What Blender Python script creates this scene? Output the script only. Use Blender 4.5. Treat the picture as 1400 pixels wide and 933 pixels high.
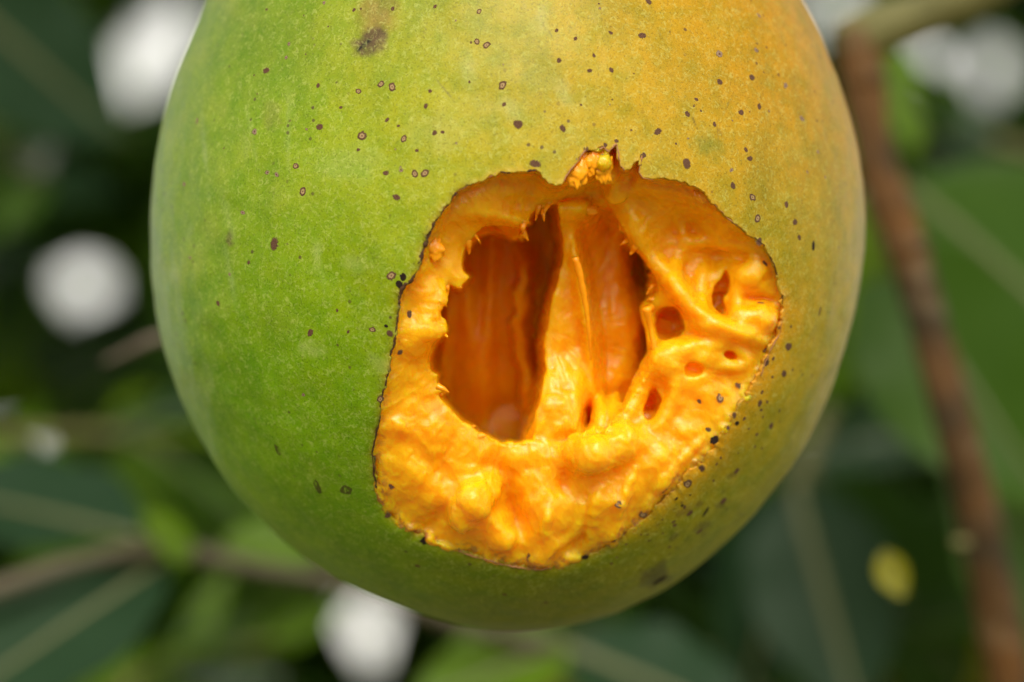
import bpy, math, random, time
import numpy as np
from mathutils import Matrix, Vector
from mathutils.bvhtree import BVHTree
import openvdb as vdb

T0 = time.time()
random.seed(7)
rng = np.random.default_rng(11)
for o in list(bpy.data.objects):
    bpy.data.objects.remove(o)
scene = bpy.context.scene
col = scene.collection

# ------------------------------------------------------------------ camera
# All lengths below are in centimetres in the fruit's own frame (x right, y away from the
# camera, z up, origin at the fruit's centre); the frame hangs 2 m up, leaning 12 degrees.
CAM_D = 45.0
CU, CV = 700.0, 466.5
OU, OV = 694.0, 330.0
TILT = math.radians(12)
FRAME = Matrix.Translation((0, 0, 2.0)) @ Matrix.Rotation(TILT, 4, 'X')
CAM = np.array([(CU - OU) / 100.0, -CAM_D, (OV - CV) / 100.0])
cam_data = bpy.data.cameras.new('camera')
cam = bpy.data.objects.new('camera', cam_data)
col.objects.link(cam)
cam_data.sensor_width = 36
cam_data.lens = 36 * CAM_D / 14.0
cam_data.clip_start = 0.02
cam_data.clip_end = 2000
cam_data.dof.use_dof = True
cam_data.dof.focus_distance = (CAM_D - 3.5) / 100
cam_data.dof.aperture_fstop = 9.0
cam_data.dof.aperture_blades = 9
cam.matrix_world = FRAME @ Matrix.Translation(Vector(CAM) * 0.01) @ Matrix.Rotation(math.radians(90), 4, 'X')
scene.camera = cam

# ------------------------------------------------------------------ daylight (bright, soft)
SUN_EL, SUN_AZ = math.radians(36), math.atan2(0.10, -1.0)
world = bpy.data.worlds.new('World')
scene.world = world
world.use_nodes = True
wn, wl = world.node_tree.nodes, world.node_tree.links
wn.clear()
sky = wn.new('ShaderNodeTexSky')
sky.sky_type = 'NISHITA'
sky.sun_disc = False
sky.sun_elevation = SUN_EL
sky.sun_rotation = SUN_AZ
sky.dust_density = 1.0
sky.air_density = 1.5
hs = wn.new('ShaderNodeHueSaturation')
hs.inputs['Saturation'].default_value = 0.12
bg = wn.new('ShaderNodeBackground')
bg.inputs['Strength'].default_value = 0.125
wo = wn.new('ShaderNodeOutputWorld')
wl.new(sky.outputs[0], hs.inputs['Color'])
wb = wn.new('ShaderNodeMix')
wb.data_type = 'RGBA'
wb.blend_type = 'MULTIPLY'
wb.inputs['Factor'].default_value = 1.0
wb.inputs[7].default_value = (1.0, 0.95, 0.85, 1)
wl.new(hs.outputs[0], wb.inputs[6])
wl.new(wb.outputs[2], bg.inputs['Color'])
wl.new(bg.outputs[0], wo.inputs['Surface'])
sun_d = bpy.data.lights.new('sun', 'SUN')
sun_d.energy = 1.45
sun_d.angle = math.radians(28)
sun_d.color = (1.0, 0.93, 0.80)
sun = bpy.data.objects.new('sun', sun_d)
col.objects.link(sun)
sdir = Vector((math.cos(SUN_EL) * math.sin(SUN_AZ), math.cos(SUN_EL) * math.cos(SUN_AZ), math.sin(SUN_EL)))
sun.rotation_euler = sdir.to_track_quat('Z', 'Y').to_euler()
sun.location = (0, 0, 6)

scene.view_settings.view_transform = 'Standard'
scene.view_settings.look = 'None'
scene.view_settings.exposure = 0.82
scene.view_settings.gamma = 1
scene.view_settings.use_curve_mapping = False
scene.cycles.use_denoising = True
scene.cycles.use_adaptive_sampling = False
scene.cycles.max_bounces = 8
scene.cycles.diffuse_bounces = 4
scene.cycles.transmission_bounces = 6
scene.cycles.sample_clamp_indirect = 8


# ------------------------------------------------------------------ helpers
def pix(u, v, y):
    """point (cm, fruit frame) seen at photo pixel u,v in the plane at depth y"""
    u, v, y = np.asarray(u, float), np.asarray(v, float), np.asarray(y, float)
    s = (y + CAM_D) / CAM_D
    return np.stack([CAM[0] + (u - CU) / 100 * s, y + 0 * u, CAM[2] - (v - CV) / 100 * s], -1)


def unpix(p):
    s = CAM_D / (p[..., 1] + CAM_D)
    return CU + (p[..., 0] - CAM[0]) * s * 100, CV - (p[..., 2] - CAM[2]) * s * 100


def _hash(ix, iy, iz, seed):
    h = (ix * 374761393 + iy * 668265263 + iz * 2147483647 + seed * 1274126177) & 0xFFFFFFFF
    h = ((h ^ (h >> 13)) * 1274126177) & 0xFFFFFFFF
    h = ((h ^ (h >> 16)) * 2246822519) & 0xFFFFFFFF
    return ((h ^ (h >> 15)) & 0xFFFFFF).astype(np.float32) / 0x7FFFFF - 1.0


def vnoise(x, y, z, seed=0):
    ix, iy, iz = np.floor(x).astype(np.int64), np.floor(y).astype(np.int64), np.floor(z).astype(np.int64)
    fx, fy, fz = x - ix, y - iy, z - iz
    fx, fy, fz = [f * f * f * (f * (f * 6 - 15) + 10) for f in (fx, fy, fz)]
    r = 0
    for dx in (0, 1):
        for dy in (0, 1):
            for dz in (0, 1):
                w = (fx if dx else 1 - fx) * (fy if dy else 1 - fy) * (fz if dz else 1 - fz)
                r = r + w * _hash(ix + dx, iy + dy, iz + dz, seed)
    return r


def fbm(x, y, z, octv=3, seed=0, gain=0.5):
    r, a, t = 0, 1.0, 0
    for k in range(octv):
        r = r + a * vnoise(x * 2.03 ** k + 13.7 * k, y * 2.03 ** k, z * 2.03 ** k - 5.1 * k, seed + k)
        t += a
        a *= gain
    return r / t


def smin(a, b, k):
    h = np.clip(0.5 + 0.5 * (b - a) / k, 0, 1)
    return b + (a - b) * h - k * h * (1 - h)


def smax(a, b, k):
    return -smin(-a, -b, k)


def sstep(a, b, x):
    t = np.clip((x - a) / (b - a), 0, 1)
    return t * t * (3 - 2 * t)


def lin(c):
    c = np.asarray(c, float) / 255.0
    return np.where(c < 0.04045, c / 12.92, ((c + 0.055) / 1.055) ** 2.4)


def make_mesh(name, verts, faces, smooth=True):
    """verts in cm -> mesh in metres"""
    me = bpy.data.meshes.new(name)
    verts = np.asarray(verts, np.float32) * 0.01
    if isinstance(faces, np.ndarray):
        n, k = faces.shape
        me.vertices.add(len(verts))
        me.vertices.foreach_set('co', verts.ravel())
        me.loops.add(n * k)
        me.loops.foreach_set('vertex_index', faces.astype(np.int32).ravel())
        me.polygons.add(n)
        me.polygons.foreach_set('loop_start', np.arange(0, n * k, k, dtype=np.int32))
        me.polygons.foreach_set('loop_total', np.full(n, k, np.int32))
        me.update(calc_edges=True)
        me.validate()
    else:
        me.from_pydata([tuple(map(float, p)) for p in verts], [], [tuple(f) for f in faces])
        me.update()
    if smooth:
        me.polygons.foreach_set('use_smooth', np.ones(len(me.polygons), bool))
    return me


def obj(name, me, mat, parent=None):
    o = bpy.data.objects.new(name, me)
    if mat is not None and me is not None and not me.materials:
        me.materials.append(mat)
    col.objects.link(o)
    o.parent = parent
    return o


def tag(o, label, cat, group=None, kind=None):
    o['label'] = label
    o['category'] = cat
    if group:
        o['group'] = group
    if kind:
        o['kind'] = kind
    return o


def set_color(me, rgb, name='tint'):
    a = me.attributes.new(name, 'FLOAT_COLOR', 'POINT')
    c = np.ones((len(me.vertices), 4), np.float32)
    c[:, :3] = rgb
    a.data.foreach_set('color', c.ravel())


# ------------------------------------------------------------------ materials
def new_mat(name):
    m = bpy.data.materials.new(name)
    m.use_nodes = True
    nt = m.node_tree
    return m, nt, nt.nodes['Principled BSDF']


class NT:
    def __init__(self, nt):
        self.nt = nt
        self.n, self.l = nt.nodes, nt.links

    def coord(self, out='Object'):
        return self.n.new('ShaderNodeTexCoord').outputs[out]

    def noise(self, scale, detail=3, rough=0.55, vec=None, dist=0.0):
        t = self.n.new('ShaderNodeTexNoise')
        t.inputs['Scale'].default_value = scale
        t.inputs['Detail'].default_value = detail
        t.inputs['Roughness'].default_value = rough
        t.inputs['Distortion'].default_value = dist
        if vec is not None:
            self.l.new(vec, t.inputs['Vector'])
        return t.outputs['Fac']

    def voro(self, scale, vec=None, feature='F1', out='Distance', rand=1.0):
        t = self.n.new('ShaderNodeTexVoronoi')
        t.feature = feature
        t.inputs['Scale'].default_value = scale
        t.inputs['Randomness'].default_value = rand
        if vec is not None:
            self.l.new(vec, t.inputs['Vector'])
        return t.outputs[out]

    def ramp(self, fac, stops):
        r = self.n.new('ShaderNodeValToRGB')
        el = r.color_ramp.elements
        while len(el) < len(stops):
            el.new(0.5)
        for e, (p, c) in zip(el, stops):
            e.position = p
            e.color = (*c, 1) if len(c) == 3 else c
        self.l.new(fac, r.inputs['Fac'])
        return r.outputs['Color']

    def rng(self, fac, a, b, c=0.0, d=1.0):
        r = self.n.new('ShaderNodeMapRange')
        r.interpolation_type = 'SMOOTHSTEP'
        for k, v in zip(('From Min', 'From Max', 'To Min', 'To Max'), (a, b, c, d)):
            r.inputs[k].default_value = v
        self.l.new(fac, r.inputs['Value'])
        return r.outputs['Result']

    def mix(self, fac, a, b, mode='MIX'):
        m = self.n.new('ShaderNodeMix')
        m.data_type = 'RGBA'
        m.blend_type = mode
        m.clamp_factor = True
        for sock, v in ((m.inputs['Factor'], fac), (m.inputs[6], a), (m.inputs[7], b)):
            if isinstance(v, (int, float)):
                sock.default_value = v
            elif isinstance(v, tuple):
                sock.default_value = (*v, 1)
            else:
                self.l.new(v, sock)
        return m.outputs[2]

    def math(self, op, a, b=0.0):
        m = self.n.new('ShaderNodeMath')
        m.operation = op
        for sock, v in ((m.inputs[0], a), (m.inputs[1], b)):
            if isinstance(v, (int, float)):
                sock.default_value = v
            else:
                self.l.new(v, sock)
        return m.outputs[0]

    def attr(self, name, out='Color'):
        a = self.n.new('ShaderNodeAttribute')
        a.attribute_name = name
        return a.outputs[out]

    def bump(self, h, strength, dist, prev=None):
        b = self.n.new('ShaderNodeBump')
        b.inputs['Strength'].default_value = strength
        b.inputs['Distance'].default_value = dist
        self.l.new(h, b.inputs['Height'])
        if prev is not None:
            self.l.new(prev, b.inputs['Normal'])
        return b.outputs['Normal']


def skin_material():
    m, nt, b = new_mat('mango_skin')
    g = NT(nt)
    c = g.coord()
    base = g.attr('tint')
    # streaky mottling, waxy pale grain and tiny dark flecks
    mp = g.n.new('ShaderNodeMapping')
    mp.inputs['Scale'].default_value = (1.0, 1.0, 0.45)
    g.l.new(c, mp.inputs['Vector'])
    blot = g.noise(330, 5, 0.65, c)
    base = g.mix(g.rng(blot, 0.35, 0.7), base, g.mix(1.0, base, (0.74, 0.88, 0.55), 'MULTIPLY'))
    strk = g.noise(120, 4, 0.6, mp.outputs[0], 0.6)
    base = g.mix(g.rng(strk, 0.42, 0.66, 0, 0.8), base, g.mix(1.0, base, (0.78, 0.86, 0.60), 'MULTIPLY'))
    vein = g.noise(1500, 3, 0.65, c, 1.2)
    base = g.mix(g.rng(vein, 0.48, 0.70, 0, 0.40), base, g.mix(0.6, base, (0.66, 0.70, 0.22)))
    grain = g.noise(4200, 2, 0.5, c)
    base = g.mix(g.rng(grain, 0.30, 0.48, 0.65, 0), base, g.mix(1.0, base, (0.55, 0.55, 0.5), 'MULTIPLY'))
    cells = g.voro(620, c)
    vc = g.n.new('ShaderNodeTexVoronoi')
    vc.inputs['Scale'].default_value = 620
    g.l.new(c, vc.inputs['Vector'])
    pick = g.n.new('ShaderNodeSeparateColor')
    g.l.new(vc.outputs['Color'], pick.inputs[0])
    area = g.rng(g.noise(90, 2, 0.5, c), 0.45, 0.62)
    fleck = g.math('MULTIPLY', g.rng(cells, 0.09, 0.20, 1, 0), g.rng(pick.outputs[0], 0.55, 0.62))
    fleck = g.math('MULTIPLY', fleck, area)
    base = g.mix(g.math('MULTIPLY', fleck, 0.8), base, (0.07, 0.035, 0.02))
    nt.links.new(base, b.inputs['Base Color'])
    b.inputs['Roughness'].default_value = 0.5
    nt.links.new(g.rng(vein, 0.3, 0.7, 0.36, 0.52), b.inputs['Roughness'])
    b.inputs['Specular IOR Level'].default_value = 0.26
    b.inputs['Sheen Weight'].default_value = 0.0
    b.inputs['Sheen Roughness'].default_value = 0.4
    n1 = g.bump(vein, 0.35, 0.00010)
    n2 = g.bump(grain, 0.4, 0.00005, n1)
    n3 = g.bump(g.noise(210, 3, 0.5, c), 0.35, 0.0005, n2)
    nt.links.new(n3, b.inputs['Normal'])
    return m


def flesh_material(name='mango_flesh', a=(0.96, 0.38, 0.003), b_=(0.99, 0.465, 0.005), rough=0.24, bumps=1.0, sss=0.0058):
    m, nt, b = new_mat(name)
    g = NT(nt)
    c = g.coord()
    n = g.noise(170, 4, 0.6, c)
    base = g.mix(g.rng(n, 0.33, 0.68), a, b_)
    brown = g.math('MULTIPLY', g.attr('browning', 'Fac'), g.rng(g.noise(700, 4, 0.65, c), 0.45, 0.62))
    base = g.mix(brown, base, (0.42, 0.13, 0.035))
    fib = g.noise(900, 4, 0.6, c, 0.8)
    base = g.mix(g.rng(fib, 0.55, 0.75, 0, 0.30), base, (1.0, 0.58, 0.010))
    nt.links.new(base, b.inputs['Base Color'])
    b.inputs['Subsurface Weight'].default_value = 1.0
    b.inputs['Subsurface Radius'].default_value = (1.0, 0.42, 0.06)
    b.inputs['Subsurface Scale'].default_value = sss
    b.inputs['IOR'].default_value = 1.36
    b.inputs['Specular IOR Level'].default_value = 0.42
    nt.links.new(g.rng(g.noise(500, 3, 0.6, c), 0.35, 0.65, rough - 0.12, rough + 0.16), b.inputs['Roughness'])
    n1 = g.bump(g.noise(420, 3, 0.6, c, 0.5), 0.22 * bumps, 0.0005)
    n2 = g.bump(fib, 0.6 * bumps, 0.00026, n1)
    n2 = g.bump(g.noise(2600, 3, 0.6, c), 0.45 * bumps, 0.00009, n2)
    nt.links.new(n2, b.inputs['Normal'])
    b.inputs['Coat Weight'].default_value = 0.6
    b.inputs['Coat IOR'].default_value = 1.34
    nt.links.new(g.rng(g.noise(1100, 3, 0.6, c), 0.35, 0.65, 0.04, 0.22), b.inputs['Coat Roughness'])
    nt.links.new(g.bump(g.noise(1300, 4, 0.6, c, 0.6), 0.5 * bumps, 0.00022, n1), b.inputs['Coat Normal'])
    return m


def simple_mat(name, color, rough=0.6, var=0.35, scale=900, bump=0.0002, spec=0.4, sss=0.0):
    m, nt, b = new_mat(name)
    g = NT(nt)
    c = g.coord()
    n = g.noise(scale, 4, 0.6, c)
    lo = tuple(x * (1 - var) for x in color)
    hi = tuple(min(1, x * (1 + var)) for x in color)
    nt.links.new(g.mix(n, lo, hi), b.inputs['Base Color'])
    b.inputs['Roughness'].default_value = rough
    b.inputs['Specular IOR Level'].default_value = spec
    if sss:
        b.inputs['Subsurface Weight'].default_value = 0.5
        b.inputs['Subsurface Scale'].default_value = sss
    nt.links.new(g.bump(n, 0.6, bump), b.inputs['Normal'])
    return m


def leaf_material(name, col1, col2, trans, rough=0.38, tw=0.35, spec=0.16):
    m, nt, b = new_mat(name)
    g = NT(nt)
    c = g.coord()
    n = g.noise(45, 4, 0.6, c)
    base = g.mix(n, col1, col2)
    nt.links.new(base, b.inputs['Base Color'])
    b.inputs['Roughness'].default_value = rough
    b.inputs['Specular IOR Level'].default_value = spec
    tr = g.n.new('ShaderNodeBsdfTranslucent')
    tr.inputs['Color'].default_value = (*trans, 1)
    mx = g.n.new('ShaderNodeMixShader')
    mx.inputs[0].default_value = tw
    out = g.n['Material Output']
    g.l.new(b.outputs[0], mx.inputs[1])
    g.l.new(tr.outputs[0], mx.inputs[2])
    g.l.new(mx.outputs[0], out.inputs['Surface'])
    nt.links.new(g.bump(g.noise(160, 3, 0.6, c), 0.3, 0.001), b.inputs['Normal'])
    return m


M_SKIN = skin_material()
M_FLESH = flesh_material()
M_BIT = flesh_material('pulp_bit', (0.90, 0.30, 0.003), (0.95, 0.38, 0.006), 0.2, 0.7, 0.0005)
M_BIT.node_tree.nodes['Principled BSDF'].inputs['Subsurface Weight'].default_value = 0.25
M_CRUST = simple_mat('dried_skin_edge', (0.075, 0.036, 0.018), 0.55, 0.6, 1400, spec=0.12)
M_TAN = simple_mat('dry_tan_edge', (0.34, 0.15, 0.06), 0.5, 0.5, 1400)
M_RING = simple_mat('lenticel_ring', (0.125, 0.062, 0.036), 0.6, 0.5, 2500, spec=0.12)
M_CORE = simple_mat('lenticel_core', (0.42, 0.28, 0.14), 0.7, 0.4, 2500, spec=0.12)
M_COREDARK = simple_mat('lenticel_dark_core', (0.135, 0.068, 0.040), 0.7, 0.5, 2500, spec=0.12)
M_HALO = simple_mat('lenticel_halo', (0.20, 0.13, 0.06), 0.6, 0.4, 2500, spec=0.12)
hn = NT(M_HALO.node_tree)
hb_ = M_HALO.node_tree.nodes['Principled BSDF']
M_HALO.node_tree.links.new(hn.rng(hn.noise(3500, 3, 0.6, hn.coord()), 0.35, 0.65, 0.15, 0.75), hb_.inputs['Alpha'])
M_BLACK = simple_mat('black_scab', (0.022, 0.012, 0.009), 0.5, 0.5, 2500, spec=0.12)
M_OLIVE = simple_mat('olive_scar', (0.085, 0.095, 0.012), 0.6, 0.4, 2500, spec=0.12)
M_PINK = simple_mat('mauve_spot', (0.30, 0.20, 0.14), 0.6, 0.3, 2500, spec=0.12)
M_BARK = simple_mat('branch_bark', (0.058, 0.035, 0.013), 0.75, 0.6, 60, 0.0012, 0.25)
g_ = NT(M_BARK.node_tree)
bc = g_.coord()
bk = g_.mix(g_.rng(g_.noise(28, 5, 0.65, bc, 0.5), 0.36, 0.64), (0.030, 0.022, 0.010), (0.15, 0.066, 0.018))
bk = g_.mix(g_.rng(g_.noise(150, 4, 0.6, bc), 0.55, 0.7, 0, 0.6), bk, (0.16, 0.13, 0.08))
M_BARK.node_tree.links.new(bk, M_BARK.node_tree.nodes['Principled BSDF'].inputs['Base Color'])
M_TWIG = simple_mat('green_twig', (0.16, 0.15, 0.055), 0.55, 0.35, 120, 0.0008)
M_RIB = simple_mat('leaf_midrib', (0.13, 0.14, 0.06), 0.5, 0.25, 150, 0.0003)
L_DARK = leaf_material('leaf_dark', (0.017, 0.046, 0.008), (0.045, 0.090, 0.018), (0.11, 0.24, 0.014), 0.45, 0.38)
L_BLUE = leaf_material('leaf_glossy', (0.012, 0.034, 0.014), (0.026, 0.060, 0.028), (0.04, 0.12, 0.015), 0.46, 0.22)
L_GLOSS = leaf_material('leaf_shiny', (0.020, 0.050, 0.022), (0.040, 0.080, 0.040), (0.05, 0.14, 0.02), 0.26, 0.2, 0.5)
L_MID = leaf_material('leaf_green', (0.026, 0.070, 0.008), (0.060, 0.120, 0.016), (0.14, 0.30, 0.02), 0.42, 0.4)
L_LIME = leaf_material('leaf_young', (0.07, 0.17, 0.012), (0.16, 0.27, 0.02), (0.34, 0.56, 0.02), 0.4, 0.5)
L_YELLOW = leaf_material('leaf_yellowing', (0.22, 0.22, 0.015), (0.36, 0.32, 0.03), (0.45, 0.42, 0.03), 0.4, 0.5)

# ground under the tree (below the picture): dry grass, bounces light up
gm = simple_mat('dry_grass_ground', (0.16, 0.15, 0.06), 0.9, 0.3, 3, 0.01)
ga = np.linspace(0, 2 * math.pi, 48, endpoint=False)
gr = [1.0, 4.0, 12.0, 40.0]
gvs = [(0, 0, 0)] + [(r * math.cos(t), r * math.sin(t), 0.02 * math.sin(3 * t + r)) for r in gr for t in ga]
gfs = [(0, 1 + k, 1 + (k + 1) % 48) for k in range(48)] + [(1 + q * 48 + k, 1 + (q + 1) * 48 + k, 1 + (q + 1) * 48 + (k + 1) % 48, 1 + q * 48 + (k + 1) % 48) for q in range(3) for k in range(48)]
ground = obj('ground', make_mesh('ground', np.array(gvs) * 100, gfs), gm)
ground['kind'] = 'structure'

# ------------------------------------------------------------------ fruit shape
SIL_L = [(0, 285), (50, 262), (100, 242), (150, 226), (200, 214), (250, 207), (300, 205), (350, 206), (400, 210), (450, 218),
         (500, 231), (550, 250), (600, 273), (650, 304), (700, 345), (750, 400), (800, 477), (840, 575), (858, 640)]
SIL_R = [(0, 1095), (50, 1122), (100, 1143), (150, 1160), (200, 1173), (250, 1180), (300, 1183), (350, 1181), (400, 1175),
         (450, 1164), (500, 1149), (550, 1130), (600, 1105), (650, 1075), (700, 1036), (750, 986), (800, 922), (840, 838), (858, 770)]
TOP = [(305, -50), (335, -100), (375, -150), (425, -200), (495, -250), (590, -288), (692, -300), (790, -288), (885, -250), (950, -200),
       (1000, -150), (1038, -100), (1068, -50)]
pts = [(x, y) for y, x in SIL_L] + [(x, y) for y, x in SIL_R] + TOP + [(704, 866)]
pp = np.array(pts, float)
ang = np.arctan2(-(pp[:, 1] - OV), pp[:, 0] - OU)
rad = np.hypot(pp[:, 0] - OU, pp[:, 1] - OV) / 100 / 1.0046
o_ = np.argsort(ang)
ang, rad = ang[o_], rad[o_]
AG = np.linspace(-math.pi, math.pi, 1441)[:-1]
RG = np.interp(AG, np.concatenate([ang - 2 * math.pi, ang, ang + 2 * math.pi]), np.tile(rad, 3))
kern = np.exp(-0.5 * (np.arange(-40, 41) / 11.0) ** 2)
kern /= kern.sum()
RG = np.convolve(np.concatenate([RG[-40:], RG, RG[:40]]), kern, 'valid')
DEPTH_B = 4.25


def Rphi(x, z):
    a = np.arctan2(z, x)
    return np.interp(a, np.concatenate([AG, [math.pi]]), np.concatenate([RG, [RG[0]]]))


def front_y(x, z, inset=0.0):
    q = np.hypot(x, z) / (Rphi(x, z) - inset)
    return -(DEPTH_B - inset) * np.sqrt(np.clip(1 - q * q, 0, 1))


def surf_dir(d):
    """d: (...,3) unit directions -> points on the fruit"""
    c = np.hypot(d[..., 0], d[..., 2])
    r = 1 / np.sqrt((c / Rphi(d[..., 0], d[..., 2])) ** 2 + (d[..., 1] / DEPTH_B) ** 2)
    return d * r[..., None]


def pix_front(u, v, inset=0.0):
    """front surface point seen at a photo pixel"""
    y = np.full(np.shape(u), -3.5)
    for _ in range(14):
        p = pix(u, v, y)
        y = front_y(p[..., 0], p[..., 2], inset)
    return pix(u, v, y)


# hole in the skin, traced round the torn edge
OUTLINE = np.array([
    (801, 204), (790, 221), (778, 236), (769, 250), (761, 254), (751, 251), (743, 243), (734, 233), (715, 234), (698, 236), (682, 235), (665, 244),
    (645, 252), (624, 262), (615, 276), (604, 290), (593, 306), (583, 329), (578, 345), (573, 362), (562, 384), (552, 391), (547, 402),
    (545, 417), (543, 440), (538, 475), (533, 487), (530, 514), (526, 530), (521, 549), (519, 565), (518, 579), (513, 600), (509, 617),
    (510, 632), (511, 648), (515, 668), (521, 689), (528, 703), (540, 715), (555, 725), (573, 734), (593, 741), (610, 749), (627, 754),
    (650, 762), (672, 768), (695, 774), (720, 778), (738, 779), (754, 777), (780, 772), (803, 765), (825, 755), (846, 742), (866, 726),
    (888, 708), (907, 690), (922, 672), (936, 655), (957, 634), (979, 612), (990, 594), (999, 576), (1012, 556), (1028, 535), (1040, 515),
    (1046, 498), (1054, 477), (1066, 456), (1070, 436), (1070, 417), (1069, 400), (1065, 383), (1059, 364), (1051, 346), (1044, 334),
    (1032, 325), (1020, 318), (1006, 307), (993, 297), (984, 286), (974, 277), (970, 268), (955, 258), (946, 253), (931, 247), (910, 244),
    (893, 246), (879, 243), (874, 236), (875, 226), (878, 214), (872, 222), (863, 229), (854, 234), (849, 228), (846, 213), (843, 196),
    (838, 202), (832, 207), (825, 201), (819, 205), (813, 208), (807, 206)], float)
C0 = pix_front(np.array(795.0), np.array(485.0))
H = C0 / np.linalg.norm(C0)
E1 = np.cross([0, 0, 1.0], H)
E1 /= np.linalg.norm(E1)
E2 = np.cross(H, E1)


def resample(poly, n):
    q = np.vstack([poly, poly[:1]])
    s = np.concatenate([[0], np.cumsum(np.hypot(*np.diff(q, axis=0).T))])
    t = np.linspace(0, s[-1], n, endpoint=False)
    return np.stack([np.interp(t, s, q[:, 0]), np.interp(t, s, q[:, 1])], -1)


def rough_poly(poly, n, amp, fr, seed):
    q = resample(poly, n)
    nx = np.roll(q, -3, 0) - np.roll(q, 3, 0)
    nx = np.stack([-nx[:, 1], nx[:, 0]], -1)
    nx /= np.linalg.norm(nx, axis=1)[:, None] + 1e-9
    return q + nx * (amp * fbm(q[:, 0] * fr, q[:, 1] * fr, 0 * q[:, 0], 3, seed))[:, None]


OUT_F = rough_poly(OUTLINE, 1600, 4.0, 0.13, 5)
hp = pix_front(OUT_F[:, 0], OUT_F[:, 1])
hd = hp / np.linalg.norm(hp, axis=1)[:, None]
h_az = np.arctan2(hd @ E2, hd @ E1)
h_po = np.arccos(np.clip(hd @ H, -1, 1))
o_ = np.argsort(h_az)
NA = 1440
AZ = np.linspace(-math.pi, math.pi, NA, endpoint=False)
HPO = np.interp(AZ, np.concatenate([h_az[o_] - 2 * math.pi, h_az[o_], h_az[o_] + 2 * math.pi]), np.tile(h_po[o_], 3))
NR = 230
tt = np.linspace(0, 1, NR) ** 1.25
tt[-1] = 1
HSM = np.convolve(np.concatenate([HPO[-60:], HPO, HPO[:60]]), np.ones(121) / 121, 'valid')
blend = np.exp(-tt * 9)[:, None]
PO = HPO[None, :] * blend + HSM[None, :] * (1 - blend)
PO = PO + (math.pi * 0.9995 - PO) * tt[:, None]
dirs = (np.cos(PO)[..., None] * H + np.sin(PO)[..., None] * (np.cos(AZ)[None, :, None] * E1 + np.sin(AZ)[None, :, None] * E2))
SV = surf_dir(dirs).reshape(-1, 3)
nrm0 = np.stack([SV[:, 0] / Rphi(SV[:, 0], SV[:, 2]) ** 2, SV[:, 1] / DEPTH_B ** 2, SV[:, 2] / Rphi(SV[:, 0], SV[:, 2]) ** 2], -1)
nrm0 /= np.linalg.norm(nrm0, axis=1)[:, None]
# gentle unevenness of a real fruit; the torn rim curls very slightly
und = 0.034 * fbm(SV[:, 0] * 0.9, SV[:, 1] * 0.9, SV[:, 2] * 0.9, 3, 3) + 0.006 * fbm(SV[:, 0] * 4, SV[:, 1] * 4, SV[:, 2] * 4, 3, 8)
SVo = SV + nrm0 * und[:, None]
ru_, rv_ = unpix(SVo[:NA])
curl = np.tile(sstep(560, 700, rv_) * 0.04 + sstep(880, 1000, ru_) * sstep(420, 520, rv_) * 0.02, NR)
rim_d = np.zeros(NR * NA)
rim_d[NA:] = (np.linalg.norm(np.diff(SVo.reshape(NR, NA, 3), axis=0), axis=2).cumsum(0) * 100).ravel()
SVo = SVo - nrm0 * (np.minimum(curl, 0.045) * np.exp(-(rim_d / 9.0) ** 1.3))[:, None]
lift = 0.030 * np.clip(fbm(ru_ * 0.05, rv_ * 0.05, 0 * ru_, 3, 19) + 0.15, 0, 1) * sstep(640, 480, rv_)
SVo = SVo + nrm0 * (np.tile(lift, NR) * np.exp(-(rim_d / 7.0) ** 1.2))[:, None]
IDX = np.arange(NR * NA).reshape(NR, NA)
rim = SVo[:NA] - nrm0[:NA] * 0.045
rim2 = SVo[NA * 6:NA * 7] - nrm0[NA * 6:NA * 7] * 0.05
allv = np.vstack([SVo, rim, rim2])
a, b2 = IDX[:-1], IDX[1:]
fq = np.stack([a, np.roll(a, -1, 1), np.roll(b2, -1, 1), b2], -1).reshape(-1, 4)
r1 = np.arange(NA) + NR * NA
r0 = IDX[0]
r2 = r1 + NA
fq = np.vstack([fq, np.stack([r1, np.roll(r1, -1), np.roll(r0, -1), r0], -1), np.stack([r2, np.roll(r2, -1), np.roll(r1, -1), r1], -1)])
mango = bpy.data.objects.new('mango', None)
col.objects.link(mango)
mango.matrix_world = FRAME
tag(mango, 'green and yellow mango with a ragged hole pecked open to wet orange flesh', 'mango')
sk_me = make_mesh('skin', allv, fq)
skin = obj('skin', sk_me, M_SKIN, mango)

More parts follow.
